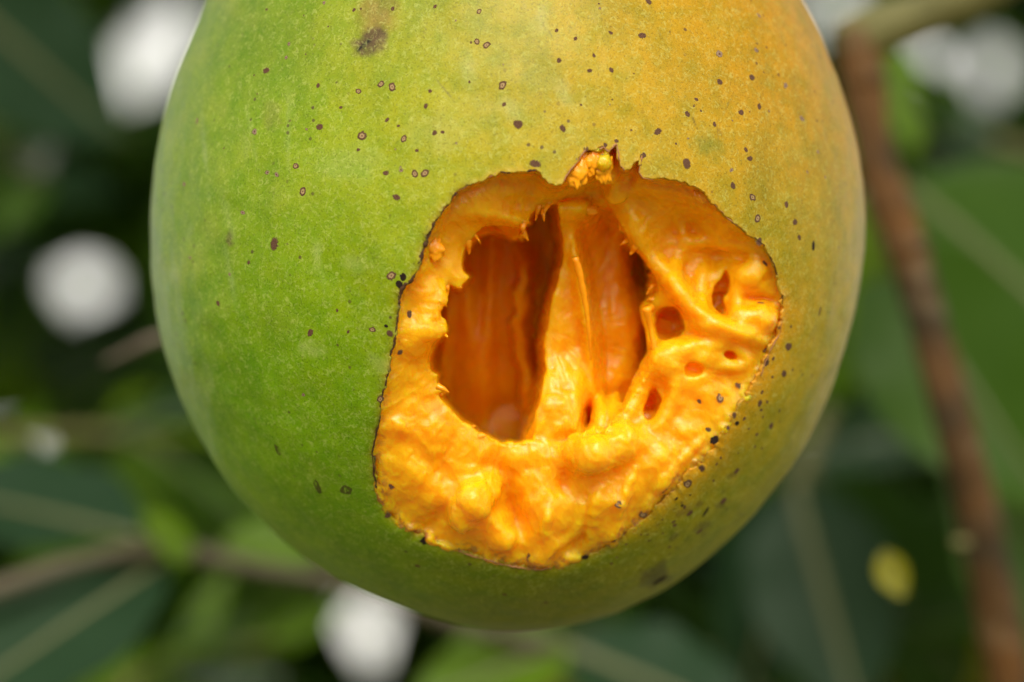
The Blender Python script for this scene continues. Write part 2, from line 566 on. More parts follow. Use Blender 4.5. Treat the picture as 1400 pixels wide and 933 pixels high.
# skin colour: ripening from green to golden, control colours over the face of the fruit, the top dulled to paint in sheen
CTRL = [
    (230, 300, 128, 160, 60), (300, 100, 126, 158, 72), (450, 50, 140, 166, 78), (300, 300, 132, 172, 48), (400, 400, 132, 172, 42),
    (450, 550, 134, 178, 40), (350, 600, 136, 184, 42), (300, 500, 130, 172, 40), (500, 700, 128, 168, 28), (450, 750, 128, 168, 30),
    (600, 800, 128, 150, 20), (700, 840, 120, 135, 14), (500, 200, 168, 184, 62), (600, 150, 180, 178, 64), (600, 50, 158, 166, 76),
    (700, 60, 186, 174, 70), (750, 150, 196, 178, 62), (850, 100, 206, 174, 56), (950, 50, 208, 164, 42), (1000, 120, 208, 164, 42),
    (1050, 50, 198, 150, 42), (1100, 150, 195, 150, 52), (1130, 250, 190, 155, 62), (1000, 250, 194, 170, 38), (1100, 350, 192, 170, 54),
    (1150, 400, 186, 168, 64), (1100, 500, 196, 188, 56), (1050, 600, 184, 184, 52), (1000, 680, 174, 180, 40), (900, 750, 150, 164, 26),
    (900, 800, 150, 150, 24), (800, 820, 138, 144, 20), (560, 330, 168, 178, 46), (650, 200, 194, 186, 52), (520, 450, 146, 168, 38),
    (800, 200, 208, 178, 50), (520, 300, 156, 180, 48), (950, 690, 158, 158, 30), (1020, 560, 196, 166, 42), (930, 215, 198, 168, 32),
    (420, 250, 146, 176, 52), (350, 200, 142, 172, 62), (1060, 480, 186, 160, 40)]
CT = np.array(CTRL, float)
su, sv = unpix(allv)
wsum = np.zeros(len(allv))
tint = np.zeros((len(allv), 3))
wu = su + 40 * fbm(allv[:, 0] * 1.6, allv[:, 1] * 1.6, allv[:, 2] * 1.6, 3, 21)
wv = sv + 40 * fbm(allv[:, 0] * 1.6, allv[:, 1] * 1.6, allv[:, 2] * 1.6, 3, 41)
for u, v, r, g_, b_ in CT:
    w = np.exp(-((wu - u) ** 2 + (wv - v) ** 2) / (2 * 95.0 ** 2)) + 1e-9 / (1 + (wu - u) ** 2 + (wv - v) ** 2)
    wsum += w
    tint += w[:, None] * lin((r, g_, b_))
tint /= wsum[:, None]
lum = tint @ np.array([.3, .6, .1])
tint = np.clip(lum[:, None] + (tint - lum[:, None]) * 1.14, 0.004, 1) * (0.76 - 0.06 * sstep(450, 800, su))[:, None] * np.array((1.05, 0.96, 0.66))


def stain(u, v, ru, rv, color, amt, rot=0.0, fr=0.09, seed=1, hard=0.5):
    global tint
    k_ = np.nonzero((np.hypot(su - u, sv - v) < 2.0 * max(ru, rv) + 2) & (allv[:, 1] < 0.5))[0]
    if len(k_) == 0:
        return
    ca, sa = math.cos(rot), math.sin(rot)
    du, dv = su[k_] - u, sv[k_] - v
    x, y = (du * ca + dv * sa) / ru, (-du * sa + dv * ca) / rv
    d = np.hypot(x, y) + 0.55 * fbm(su[k_] * fr, sv[k_] * fr, 0 * du, 3, seed)
    m = (sstep(1.25, 1.25 - hard * 1.2, d) * amt)[:, None]
    tint[k_] = tint[k_] * (1 - m) + np.array(color) * m


stain(514, 14, 30, 50, (0.29, 0.19, 0.045), 0.85, 0.1, 0.05, 2, 0.8)          # tan run above the old wound
stain(509, 56, 28, 17, (0.12, 0.058, 0.042), 0.9, -0.45, 0.12, 3, 0.7)
stain(498, 62, 12, 3.2, (0.012, 0.008, 0.006), 1.0, -0.75, 0.3, 4, 0.5)
stain(966, 198, 24, 17, (0.20, 0.19, 0.012), 0.7, 0.3, 0.10, 5, 0.9)          # mould patch
stain(372, 158, 13, 26, (0.20, 0.21, 0.04), 0.5, 0.1, 0.12, 6, 0.8)
stain(313, 326, 5, 13, (0.11, 0.08, 0.03), 0.75, 0.0, 0.2, 7, 0.6)
stain(896, 788, 22, 18, (0.06, 0.045, 0.008), 0.75, -0.5, 0.12, 8, 0.8)
stain(600, 180, 45, 30, (0.42, 0.42, 0.12), 0.35, 0, 0.05, 9, 0.9)
stain(475, 225, 60, 28, (0.30, 0.40, 0.11), 0.3, 0, 0.06, 10, 0.9)
stain(880, 330, 1, 1, (0.2, 0.2, 0.05), 0.0)
for k, (u, v) in enumerate([(485, 362), (430, 480), (520, 500), (700, 150), (770, 125), (640, 95), (740, 30)]):
    stain(u, v, 26, 13, (0.45, 0.47, 0.22), 0.25, 0.3 * k, 0.08, 30 + k, 0.9)
for k, (u, v, a_) in enumerate([(960, 720, 14), (985, 690, 10), (935, 700, 12), (1000, 650, 9), (920, 735, 10), (955, 690, 8), (905, 770, 9), (880, 790, 8)]):
    stain(u, v, a_, a_ * 0.5, (0.10, 0.085, 0.012), 0.65, -0.6, 0.16, 60 + k, 0.7)
for k in range(16):                                                           # pale waxy rub marks down the green cheek
    stain(rng.uniform(225, 480), rng.uniform(20, 620), rng.uniform(3, 8), rng.uniform(18, 60), (0.46, 0.52, 0.26), rng.uniform(.10, .26), rng.uniform(-.25, .25), 0.07, 600 + k, 1.0)
for k in range(9):                                                            # thin dark scratches and sap runs
    stain(rng.uniform(560, 1100), rng.uniform(20, 200), rng.uniform(.8, 1.6), rng.uniform(8, 26), (0.12, 0.085, 0.03), rng.uniform(.35, .6), rng.uniform(-.8, .8), 0.2, 640 + k, 0.8)
for k in range(34):                                                           # yellowing blotches in the green, duller ones in the gold
    gx0, gy0 = rng.uniform(230, 620), rng.uniform(0, 800)
    stain(gx0, gy0, rng.uniform(14, 40), rng.uniform(10, 34), (0.40, 0.42, 0.06), rng.uniform(.10, .24), rng.uniform(0, 3), 0.05, 400 + k, 1.0)
    gx0, gy0 = rng.uniform(640, 1150), rng.uniform(0, 700)
    stain(gx0, gy0, rng.uniform(14, 36), rng.uniform(10, 30), (0.36, 0.30, 0.03), rng.uniform(.12, .3), rng.uniform(0, 3), 0.06, 500 + k, 1.0)
for k in range(26):                                                           # dusky freckles low on the right cheek
    stain(rng.uniform(860, 1040), rng.uniform(640, 800), rng.uniform(3, 8), rng.uniform(2, 4), (0.13, 0.12, 0.015), 0.55, rng.uniform(-1, 0), 0.2, 100 + k, 0.8)
# torn margin: yellowed, then browned in places
fr_ring = np.concatenate([np.repeat(np.arange(NR), NA), np.full(NA, -1), np.full(NA, 2)])
dist_px = np.zeros(len(allv))
step = np.linalg.norm(np.diff(SVo.reshape(NR, NA, 3), axis=0), axis=2).cumsum(0) * 100
dist_px[NA:NR * NA] = step.ravel()
rimu, rimv = su[:NA], sv[:NA]
azi = np.concatenate([np.tile(np.arange(NA), NR), np.arange(NA), np.arange(NA)])
right_w = sstep(820, 980, rimu)[azi] * sstep(520, 600, rimv + 160)[azi]
yel = np.exp(-dist_px / (5 + 34 * right_w)) * (0.35 + 0.5 * right_w)
tint = tint * (1 - yel[:, None]) + lin((222, 146, 20)) * yel[:, None]
dark_w = (0.12 + 0.55 * ((rimu < 640) & (rimv > 250) & (rimv < 690)))
dark_w = np.convolve(np.concatenate([dark_w[-20:], dark_w, dark_w[:20]]), np.ones(41) / 41, 'valid')
dn = 0.5 + 0.9 * fbm(su * 0.08, sv * 0.08, 0 * su, 3, 77)
brown = np.exp(-dist_px / 3.2) * np.clip(dark_w[azi] * dn * 1.5, 0, 1)
tint = tint * (1 - brown[:, None]) + np.array((0.05, 0.028, 0.016)) * brown[:, None]
set_color(sk_me, np.clip(tint, 0, 1))
print('skin', len(allv), round(time.time() - T0, 1))

# ------------------------------------------------------------------ flesh (distance field -> mesh)
U0, U1, V0, V1 = 470, 1110, 160, 815
gu, gv = np.meshgrid(np.arange(U0, U1), np.arange(V0, V1))     # 1 px maps, rows = v


def poly_sd(poly):
    """signed distance map (px), negative inside"""
    P = poly
    Q = np.roll(P, -1, 0)
    d = np.full(gu.shape, 1e9)
    ins = np.zeros(gu.shape, bool)
    for (x0, y0), (x1, y1) in zip(P, Q):
        ex, ey = x1 - x0, y1 - y0
        t = np.clip(((gu - x0) * ex + (gv - y0) * ey) / (ex * ex + ey * ey + 1e-9), 0, 1)
        d = np.minimum(d, (gu - x0 - t * ex) ** 2 + (gv - y0 - t * ey) ** 2)
        if y0 != y1:
            c = ((y0 > gv) != (y1 > gv)) & (gu < x0 + (gv - y0) / (y1 - y0) * ex)
            ins ^= c
    d = np.sqrt(d)
    return np.where(ins, -d, d)


OPENING = np.array([
    (734, 290), (728, 294), (722, 300), (727, 304), (725, 308), (717, 309), (716, 318), (714, 328), (709, 322), (703, 326), (697, 325), (686, 320),
    (673, 317), (660, 320), (652, 326), (642, 336), (636, 347), (632, 360), (634, 372), (645, 378), (640, 384), (629, 397), (620, 390), (612, 390),
    (606, 398), (604, 410), (601, 420), (600, 432), (600, 444), (609, 446), (609, 454), (600, 464), (592, 474), (589, 484), (588, 496), (592, 506), (598, 513),
    (596, 522), (601, 530), (612, 536), (601, 540), (606, 548), (617, 557), (628, 570), (641, 579), (664, 596), (684, 606), (700, 604),
    (730, 604), (770, 606), (800, 594), (810, 580), (818, 586), (828, 590), (840, 572), (856, 560), (860, 546), (872, 528), (884, 512), (890, 498), (898, 482), (894, 464),
    (889, 448), (883, 426), (887, 416), (884, 407), (890, 404), (886, 390), (892, 384), (888, 376), (894, 369), (883, 365), (885, 352), (878, 344), (872, 338), (862, 340),
    (858, 328), (854, 314), (846, 300), (836, 290), (824, 284), (812, 276), (790, 272), (760, 276)], float)
OPEN_F = rough_poly(OPENING, 300, 3.2, 0.09, 15)
dO = -poly_sd(resample(OUTLINE, 220))                 # >0 inside the torn hole
dI = poly_sd(OPEN_F)                                   # <0 inside the deep opening
g3 = pix_front(gu.astype(float), gv.astype(float), 0.05)
YS = g3[..., 1]                                        # depth of flesh just under the skin
a_, b_ = np.clip(dO, 0, None), np.clip(dI, 0, None)
w = a_ / (a_ + b_ + 1e-6)
mu, mv = gu - 745.0, gv - 450.0
th = np.arctan2(-mv, mu)                               # direction round the opening


def around(vals):
    """vals: list of (degrees, value) -> smooth map round the opening"""
    dg = np.radians([q[0] for q in vals])
    vv = [q[1] for q in vals]
    return np.interp(th, np.concatenate([dg - 2 * math.pi, dg, dg + 2 * math.pi]), np.tile(vv, 3))


DM = around([(-170, 0.55), (-135, 0.62), (-90, 0.72), (-45, 0.85), (-10, 1.15), (25, 1.25), (60, 1.15), (95, 0.9), (125, 0.78), (145, 0.68), (165, 0.52)])
PW = around([(-170, 0.9), (-135, 1.0), (-90, 1.15), (-45, 1.2), (-10, 0.95), (25, 0.7), (60, 0.5), (95, 0.5), (125, 0.55), (145, 0.6), (165, 0.75)])
EDGE = around([(-170, 0.05), (-135, 0.04), (-90, 0.02), (-45, 0.005), (-10, 0.01), (25, 0.05), (60, 0.10), (95, 0.12), (130, 0.10), (165, 0.08)])
lump = fbm(gu * 0.022, gv * 0.022, 0 * gu, 3, 61)
lump2 = fbm(gu * 0.06, gv * 0.06, 0 * gu, 2, 71)
Dsh = EDGE * sstep(0, 5, a_) + DM * np.power(np.clip(w, 0, 1), PW) + (0.075 * lump + 0.012 * lump2) * sstep(0, 25, a_)
Dsh = np.where(dO > 0, Dsh, 0.0)


def bump2(u, v, ru, rv, h, rot=0.0, p=1.0):
    ca, sa = math.cos(rot), math.sin(rot)
    x = ((gu - u) * ca + (gv - v) * sa) / ru
    y = (-(gu - u) * sa + (gv - v) * ca) / rv
    return h * np.exp(-(x * x + y * y) ** p)


# swellings (negative = towards the viewer) and hollows of the torn flesh
for (u, v, ru, rv, h, rot) in [
        (560, 655, 52, 46, -0.20, 0.4), (640, 690, 30, 30, -0.30, 0.2), (598, 585, 34, 48, -0.14, -0.4), (680, 728, 36, 22, -0.16, 0.4),
        (606, 700, 12, 60, 0.12, 0.9), (702, 700, 15, 40, 0.36, -0.3), (596, 640, 14, 40, 0.10, -0.9), (748, 700, 30, 44, -0.20, 0.0), (770, 655, 16, 26, 0.16, 0.3),
        (800, 628, 36, 26, -0.34, -0.3), (850, 612, 34, 24, -0.26, -0.4), (830, 690, 30, 44, -0.22, 0.3), (880, 650, 26, 40, -0.16, 0.5),
        (790, 735, 14, 26, 0.12, 0.6), (745, 750, 24, 16, -0.12, 0.0), (905, 500, 26, 22, -0.34, 0.3), (945, 520, 20, 34, -0.18, 0.6),
        (960, 480, 44, 22, -0.22, 0.2), (928, 400, 16, 60, -0.30, -0.72), (985, 452, 50, 14, -0.30, 0.25), (870, 310, 16, 44, -0.22, -0.55),
        (942, 312, 32, 20, 0.26, 0.2), (985, 352, 36, 18, 0.30, 0.1), (1030, 372, 16, 26, -0.14, 0.0), (1035, 440, 22, 26, -0.16, 0.0),
        (1040, 408, 26, 6, 0.12, 0.1), (660, 282, 44, 22, -0.24, -0.3), (700, 262, 30, 10, -0.06, 0.0), (690, 300, 46, 12, -0.20, 0.1),
        (590, 400, 18, 22, -0.12, 0.0), (575, 470, 24, 30, -0.16, 0.0), (596, 455, 14, 14, -0.16, 0.0), (548, 585, 14, 14, -0.10, 0.0),
        (795, 240, 14, 12, -0.55, 0.0), (824, 224, 12, 16, -0.60, 0.0), (840, 255, 10, 26, -0.2, 0.0), (900, 262, 40, 10, -0.12, 0.1),
        (966, 540, 14, 12, -0.05, 0.0), (935, 588, 20, 16, -0.09, 0.5), (905, 625, 16, 20, -0.08, 0.6), (612, 620, 10, 30, 0.08, 0.5),
        (706, 768, 16, 8, -0.08, 0.0)]:
    Dsh = Dsh + bump2(u, v, ru, rv, h, rot) * sstep(2, 16, a_)
Dsh = np.maximum(Dsh, 0.0)
inside = sstep(1.5, -4.0, dI)
def curve(pts):
    return np.interp(gv, [q[0] for q in pts], [q[1] for q in pts])


wob = 5 * fbm(gu * 0.03, gv * 0.045, 0 * gu, 2, 85)
xL = curve([(270, 752), (300, 757), (340, 763), (376, 758), (427, 744), (472, 737), (504, 739), (555, 729), (600, 712)]) + 0.5 * wob
xR = curve([(300, 700), (340, 704), (380, 706), (400, 701), (425, 704), (440, 699), (470, 704), (490, 701), (520, 708), (560, 712)]) + wob
xs = curve([(280, 776), (340, 785), (380, 792), (420, 799), (455, 804), (490, 808), (560, 812)])
sept = sstep(-7, 9, gu - xL)
rib = sstep(-5, 7, gu - xR) * sstep(34, 14, gu - xR)
left = 3.75 + 0.16 * fbm(gu * 0.025, gv * 0.010, 0 * gu, 3, 81) - 0.55 * rib * sstep(325, 385, gv) + bump2(742, 450, 16, 200, 0.05) + bump2(690, 570, 44, 34, 0.30)
left -= bump2(640, 420, 20, 150, 0.35, -0.08) + bump2(668, 430, 10, 150, 0.18, 0.03) + bump2(612, 430, 12, 90, 0.3, 0.05)
ridge = np.exp(-((gu - xs) / 9.0) ** 2) * sstep(300, 360, gv) * sstep(520, 470, gv)
right = 1.45 + 0.10 * fbm(gu * 0.03, gv * 0.016, 0 * gu, 3, 82) - 0.16 * ridge + 0.75 * sstep(-2, 22, gu - xs) * sstep(285, 345, gv) * sstep(600, 540, gv)
right -= bump2(845, 450, 26, 60, 0.14) + bump2(835, 520, 22, 30, 0.25)
right += bump2(876, 372, 13, 44, 0.75, -0.12) + bump2(884, 470, 9, 40, 0.5, 0.1) + bump2(806, 574, 11, 20, 0.9) + bump2(826, 300, 16, 26, 0.5, -0.4)
right -= bump2(766, 600, 60, 60, 0.55) + bump2(780, 285, 60, 22, 0.5)
joinw = sstep(470, 604, gv + 8 * lump) * sstep(716, 738, gu) * sstep(812, 786, gu)
right = right * (1 - joinw) + (0.78 + 0.05 * lump2) * joinw
back = left * (1 - sept) + right * sept
Dt = Dsh * (1 - inside) + back * inside
lowright = np.maximum(sstep(640, 740, gv), sstep(860, 960, gu) * sstep(430, 540, gv))
topn = np.exp(-((gu - 815) / 40.0) ** 2 - ((gv - 225) / 26.0) ** 2)
ragged = fbm(gu * 0.075, gv * 0.075, 0 * gu, 3, 91)
SPILL = 0.085 * np.clip(ragged + 0.28, 0, 1) * lowright * np.exp(-(np.abs(dO) / 10.0) ** 2)
SPILL += 0.06 * np.clip(ragged + 0.3, 0, 1) * sstep(640, 560, gu) * np.exp(-(np.abs(dO - 4) / 8.0) ** 2)
SPILL -= 0.02 * (dO < -9)
SPILL += 0.10 * np.clip(ragged + 0.4, 0, 1) * topn * (dO > -3)
HT = np.minimum(YS + Dt - SPILL, 0.10 + 0.08 * lump)
gy_, gx_ = np.gradient(HT)
SL = 1 / np.sqrt(1 + (gx_ * 100) ** 2 + (gy_ * 100) ** 2)
SL = np.clip(SL, 0.12, 1.0)

VX = 0.021
corner = pix_front(np.array([U0 + 12., U1 - 14.]), np.array([V1 - 12., V0 + 12.]))
X0, X1 = (U0 + 8 - OU) / 100 * 1.0, (U1 - 14 - OU) / 100
Z0, Z1 = (OV - V1 + 10) / 100, (OV - V0 - 10) / 100
Y0, Y1 = -4.36, 0.55
gx = np.arange(X0, X1, VX, dtype=np.float32)
gyy = np.arange(Y0, Y1, VX, dtype=np.float32)
gz = np.arange(Z0, Z1, VX, dtype=np.float32)
F = np.empty((len(gx), len(gyy), len(gz)), np.float32)
HTf, SLf, SPf = HT.astype(np.float32), SL.astype(np.float32), SPILL.astype(np.float32)
XX, ZZ = np.meshgrid(gx, gz, indexing='ij')
RR = Rphi(XX, ZZ) - 0.05
for j, y in enumerate(gyy):
    s = CAM_D / (y + CAM_D)
    uu = CU + (XX - CAM[0]) * s * 100 - U0
    vv = CV - (ZZ - CAM[2]) * s * 100 - V0
    uu = np.clip(uu, 0, gu.shape[1] - 1.01)
    vv = np.clip(vv, 0, gu.shape[0] - 1.01)
    iu, iv = uu.astype(np.int32), vv.astype(np.int32)
    fu, fv = uu - iu, vv - iv
    h = (HTf[iv, iu] * (1 - fu) + HTf[iv, iu + 1] * fu) * (1 - fv) + (HTf[iv + 1, iu] * (1 - fu) + HTf[iv + 1, iu + 1] * fu) * fv
    sd = (h - y) * SLf[iv, iu]
    q = np.sqrt((XX ** 2 + ZZ ** 2) / RR ** 2 + (y / (DEPTH_B - 0.05)) ** 2)
    body = (q - 1) * (DEPTH_B * 0.97)
    F[:, j, :] = np.maximum(sd, body - SPf[iv, iu])


def dpt(u, v, d):
    """pixel + depth (cm) under the skin -> point"""
    p = pix_front(np.array(float(u)), np.array(float(v)), 0.0)
    return pix(u, v, p[1] + d)


def hpt(u, v, d=0.0):
    """pixel + offset from the shelf surface (positive = deeper)"""
    return pix(u, v, YS[int(v) - V0, int(u) - U0] + Dsh[int(v) - V0, int(u) - U0] + d)


def local(lo, hi, fn, k, add=True):
    lo = np.maximum(((np.asarray(lo) - (X0, Y0, Z0)) / VX).astype(int) - 1, 0)
    hi = np.minimum(((np.asarray(hi) - (X0, Y0, Z0)) / VX).astype(int) + 2, F.shape)
    if np.any(hi <= lo):
        return
    sl = tuple(slice(a, b) for a, b in zip(lo, hi))
    x = gx[sl[0]][:, None, None]
    y = gyy[sl[1]][None, :, None]
    z = gz[sl[2]][None, None, :]
    d = fn(x, y, z).astype(np.float32)
    F[sl] = smin(F[sl], d, k) if add else smax(F[sl], -d, k)


def ell(c, r, k=0.06, add=True, rough=0.0, fr=3.0, seed=0, rot=0.0):
    r = np.asarray(r, float)
    m = r.max() + k + 0.1
    ca, sa = math.cos(rot), math.sin(rot)

    def fn(x, y, z):
        dx, dz = x - c[0], z - c[2]
        X, Z = dx * ca - dz * sa, dx * sa + dz * ca
        q = np.sqrt((X / r[0]) ** 2 + ((y - c[1]) / r[1]) ** 2 + (Z / r[2]) ** 2)
        d = (q - 1) * r.min()
        if rough:
            d = d + rough * vnoise(x * fr + 0 * d, y * fr + 0 * d, z * fr + 0 * d, seed)
        return d
    local(c - m, c + m, fn, k, add)


def rope(P, R, k=0.06, add=True, flat=1.0):
    """tapering strand through points"""
    P = np.asarray(P, float)
    R = np.interp(np.linspace(0, 1, len(P)), np.linspace(0, 1, len(R)), R)
    for p, q, r, s in zip(P[:-1], P[1:], R[:-1], R[1:]):
        m = max(r, s) * max(1, flat) + k + 0.05
        e = q - p
        L2 = e @ e + 1e-9

        def fn(x, y, z):
            t = np.clip(((x - p[0]) * e[0] + (y - p[1]) * e[1] + (z - p[2]) * e[2]) / L2, 0, 1)
            dx, dy, dz = x - p[0] - t * e[0], (y - p[1] - t * e[1]) / flat, z - p[2] - t * e[2]
            return np.sqrt(dx * dx + dy * dy + dz * dz) - (r + (s - r) * t)
        local(np.minimum(p, q) - m, np.maximum(p, q) + m, fn, k, add)


def spline(pts, n=4):
    P = np.asarray(pts, float)
    Q = np.vstack([2 * P[0] - P[1], P, 2 * P[-1] - P[-2]])
    out = []
    for i in range(1, len(Q) - 2):
        for t in np.linspace(0, 1, n, endpoint=False):
            p0, p1, p2, p3 = Q[i - 1:i + 3]
            out.append(0.5 * (2 * p1 + (p2 - p0) * t + (2 * p0 - 5 * p1 + 4 * p2 - p3) * t * t + (3 * p1 - p0 - 3 * p2 + p3) * t ** 3))
    out.append(P[-1])
    return np.array(out)


# --- hollowing behind the lip so that the rim stands as thin torn flesh
ell(dpt(640, 450, 1.75), (0.82, 0.85, 1.50), 0.12, False, 0.05, 3.0, 1)
ell(dpt(874, 400, 1.45), (0.22, 0.35, 0.75), 0.12, False, 0.05, 3.0, 2)
ell(dpt(680, 340, 1.30), (0.52, 0.50, 0.45), 0.10, False, 0.04, 4.0, 3)
# pockets in the web on the open side
ell(hpt(983, 404, 0.18), (0.125, 0.30, 0.26), 0.06, False, 0.06, 6, 4, 0.15)
ell(hpt(916, 446, 0.25), (0.25, 0.36, 0.36), 0.07, False, 0.07, 6, 5, 0.5)
ell(hpt(1000, 484, 0.08), (0.17, 0.13, 0.085), 0.05, False)
ell(hpt(890, 556, 0.20), (0.15, 0.28, 0.24), 0.06, False, 0.06, 6, 6, 0.35)
ell(hpt(862, 352, 0.30), (0.13, 0.35, 0.16), 0.04, False)
ell(hpt(948, 505, 0.05), (0.14, 0.14, 0.10), 0.05, False)
# --- ridges of the web
for path, rr in [
        ([(850, 296, .05), (868, 322, .0), (890, 352, -.04), (918, 384, -.06), (945, 420, -.08), (985, 446, -.06), (1022, 458, -.02), (1048, 470, .05)], [.07, .08, .10, .12, .12, .12, .09, .06]),
        ([(918, 384, -.02), (926, 350, .02), (936, 330, .02), (925, 296, .08), (905, 268, .1)], [.12, .08, .07, .05, .04]),
        ([(936, 332, .0), (968, 330, .02), (1000, 334, .02), (1030, 338, .05)], [.07, .07, .06, .04]),
        ([(960, 360, .0), (958, 392, .0), (962, 428, -.02)], [.07, .09, .10]),
        ([(1006, 352, .0), (1008, 400, -.02), (1004, 444, -.02)], [.06, .09, .11]),
        ([(990, 468, -.02), (948, 474, -.04), (908, 486, -.08), (882, 520, -.02), (868, 548, .0), (850, 582, .0)], [.10, .13, .18, .13, .11, .14]),
        ([(908, 486, -.05), (922, 520, -.02), (916, 556, .0), (896, 590, .0)], [.15, .10, .08, .10]),
        ([(886, 424, .12), (889, 450, .06), (896, 482, .0)], [.10, .045, .08]),
        ([(886, 424, .12), (905, 410, .05), (930, 402, .0)], [.10, .08, .10]),
        ([(820, 592, .1), (822, 560, .35), (816, 540, .7)], [.14, .10, .07]),
        ([(850, 582, .0), (838, 560, .3), (842, 540, .6)], [.12, .09, .05]),
        ([(1005, 476, .0), (1022, 492, .02), (1006, 502, .02), (985, 500, .0)], [.05, .05, .05, .05]),
        # thin pink-edged membranes low down
        ([(724, 768, .02), (748, 752, .0), (776, 736, -.02), (792, 716, -.02), (796, 690, -.02)], [.05, .05, .05, .05, .035]),
        ([(748, 752, .0), (746, 718, -.03), (750, 700, -.03)], [.045, .04, .03]),
        ([(760, 776, .03), (776, 762, .01), (790, 762, .01)], [.045, .045, .045]),
        ([(806, 742, .0), (812, 700, -.02), (820, 668, -.02)], [.05, .05, .035]),
        ([(845, 728, .0), (850, 690, -.02), (868, 640, -.02)], [.05, .05, .035]),
        ([(880, 700, .0), (898, 668, .0), (930, 630, .0), (960, 600, .01)], [.05, .05, .05, .035])]:
    sink = np.interp(np.linspace(0, 1, len(path)), np.linspace(0, 1, len(rr)), rr) * 1.7
    rope(spline([hpt(u, v, d + q) for (u, v, d), q in zip(path, sink)], 3), np.asarray(rr) * 0.85, 0.09, True, 2.2)
# --- beads and nubs of pulp
for (u, v, d, r) in [(655, 614, .05, .14), (706, 624, .04, .14), (736, 620, .04, .14), (648, 684, .02, .26), (630, 704, .06, .18), (666, 668, .06, .18),
                     (790, 616, .04, .18), (812, 622, .02, .24), (846, 606, .04, .22), (600, 405, .0, .12), (585, 420, .02, .12), (578, 448, .02, .14), (604, 450, .0, .10),
                     (690, 738, .03, .14), (740, 762, .03, .13), (792, 232, .02, .12), (783, 246, .02, .09), (824, 222, .02, .11), (830, 236, .03, .11), (842, 262, .1, .12),
                     (1028, 376, .02, .14), (1036, 436, .03, .20), (912, 490, .02, .17), (835, 726, .03, .10), (905, 655, .04, .10)]:
    ell(hpt(u, v, d), np.array((r, r * 0.85, r)) * (1 + 0.12 * rng.standard_normal(3)), 0.14, True, 0.02, 7, int(u))

F = np.clip(F, -0.12, 0.12)
F[0], F[-1], F[:, 0], F[:, -1], F[:, :, 0], F[:, :, -1] = (0.12,) * 6
grid = vdb.FloatGrid(0.12)
grid.copyFromArray(F, tolerance=0.0)
P_, T_, Q_ = grid.convertToPolygons(0.0)
P_ = P_ * VX + np.array((X0, Y0, Z0))
tris = np.vstack([Q_[:, [0, 1, 2]], Q_[:, [0, 2, 3]]] + ([T_] if len(T_) else [])).astype(np.int64)
print('flesh field', F.shape, len(P_), len(tris), round(time.time() - T0, 1))
# smooth the voxel steps, then add pulp relief along the normals
e0 = np.concatenate([tris[:, 0], tris[:, 1], tris[:, 2]])
e1 = np.concatenate([tris[:, 1], tris[:, 2], tris[:, 0]])
cnt = np.bincount(e0, minlength=len(P_)) + np.bincount(e1, minlength=len(P_)) + 1e-9
for it in range(4):
    lam = 0.6 if it % 2 == 0 else -0.5
    acc = np.stack([np.bincount(e0, P_[e1, k], len(P_)) + np.bincount(e1, P_[e0, k], len(P_)) for k in range(3)], -1)
    P_ = P_ + lam * (acc / cnt[:, None] - P_)
fn_ = np.cross(P_[tris[:, 1]] - P_[tris[:, 0]], P_[tris[:, 2]] - P_[tris[:, 0]])
vn = np.stack([np.bincount(tris.ravel(), np.repeat(fn_[:, k], 3), len(P_)) for k in range(3)], -1)
vn /= np.linalg.norm(vn, axis=1)[:, None] + 1e-12
# make the winding face outwards (away from the solid flesh)
ctr_test = np.mean(np.sum(vn * (P_ - P_.mean(0)), 1))
if ctr_test < 0:
    tris = tris[:, ::-1]
    vn = -vn
pu, pv = unpix(P_)
iu = np.clip(pu.astype(int) - U0, 0, gu.shape[1] - 1)
iv = np.clip(pv.astype(int) - V0, 0, gu.shape[0] - 1)
free = sstep(1, 9, dO[iv, iu])
low = sstep(540, 640, pv) + 0.6 * sstep(620, 560, pu) + 0.35
rel = 0.016 * fbm(P_[:, 0] * 5, P_[:, 1] * 5, P_[:, 2] * 5, 3, 131)
wx, wz = P_[:, 0] + 0.10 * vnoise(P_[:, 0] * 3, P_[:, 1] * 3, P_[:, 2] * 3, 151), P_[:, 2] + 0.10 * vnoise(P_[:, 0] * 3, P_[:, 1] * 3, P_[:, 2] * 3, 152)
crease = 1 - np.abs(fbm(wx * 6.5, P_[:, 1] * 5, wz * 3.6, 2, 141)) * 2.6
rel += 0.011 * np.clip(low, 0, 1.2) * np.clip(crease, -0.4, 1) ** 2
swirl = np.arctan2(-(pv - 450), pu - 745)
rr_ = np.hypot(pv - 450, pu - 745)
fibre = fbm(swirl * 11 + 0.6 * vnoise(P_[:, 0] * 2, P_[:, 1] * 2, P_[:, 2] * 2, 171), rr_ * 0.014, P_[:, 1] * 1.2, 3, 181)
rel += 0.014 * np.clip(1 - np.abs(fibre) * 3.2, -0.2, 1) * sstep(0.4, 1.4, 1.0 + 0 * low)
rel += 0.004 * np.clip(low, 0, 1) * fbm(P_[:, 0] * 15, P_[:, 1] * 15, P_[:, 2] * 15, 2, 161)
P_ = P_ + vn * (rel * free)[:, None]
fl_me = make_mesh('flesh', P_, tris)
rb = sstep(26, 3, dO[iv, iu]) * (0.25 + 0.75 * sstep(560, 700, pv)) * (dO[iv, iu] > -4)
rb = np.maximum(rb, 0.5 * sstep(14, 2, dO[iv, iu]))
ab = fl_me.attributes.new('browning', 'FLOAT', 'POINT')
ab.data.foreach_set('value', rb.astype(np.float32))
flesh = obj('flesh', fl_me, M_FLESH, mango)
print('flesh', round(time.time() - T0, 1))

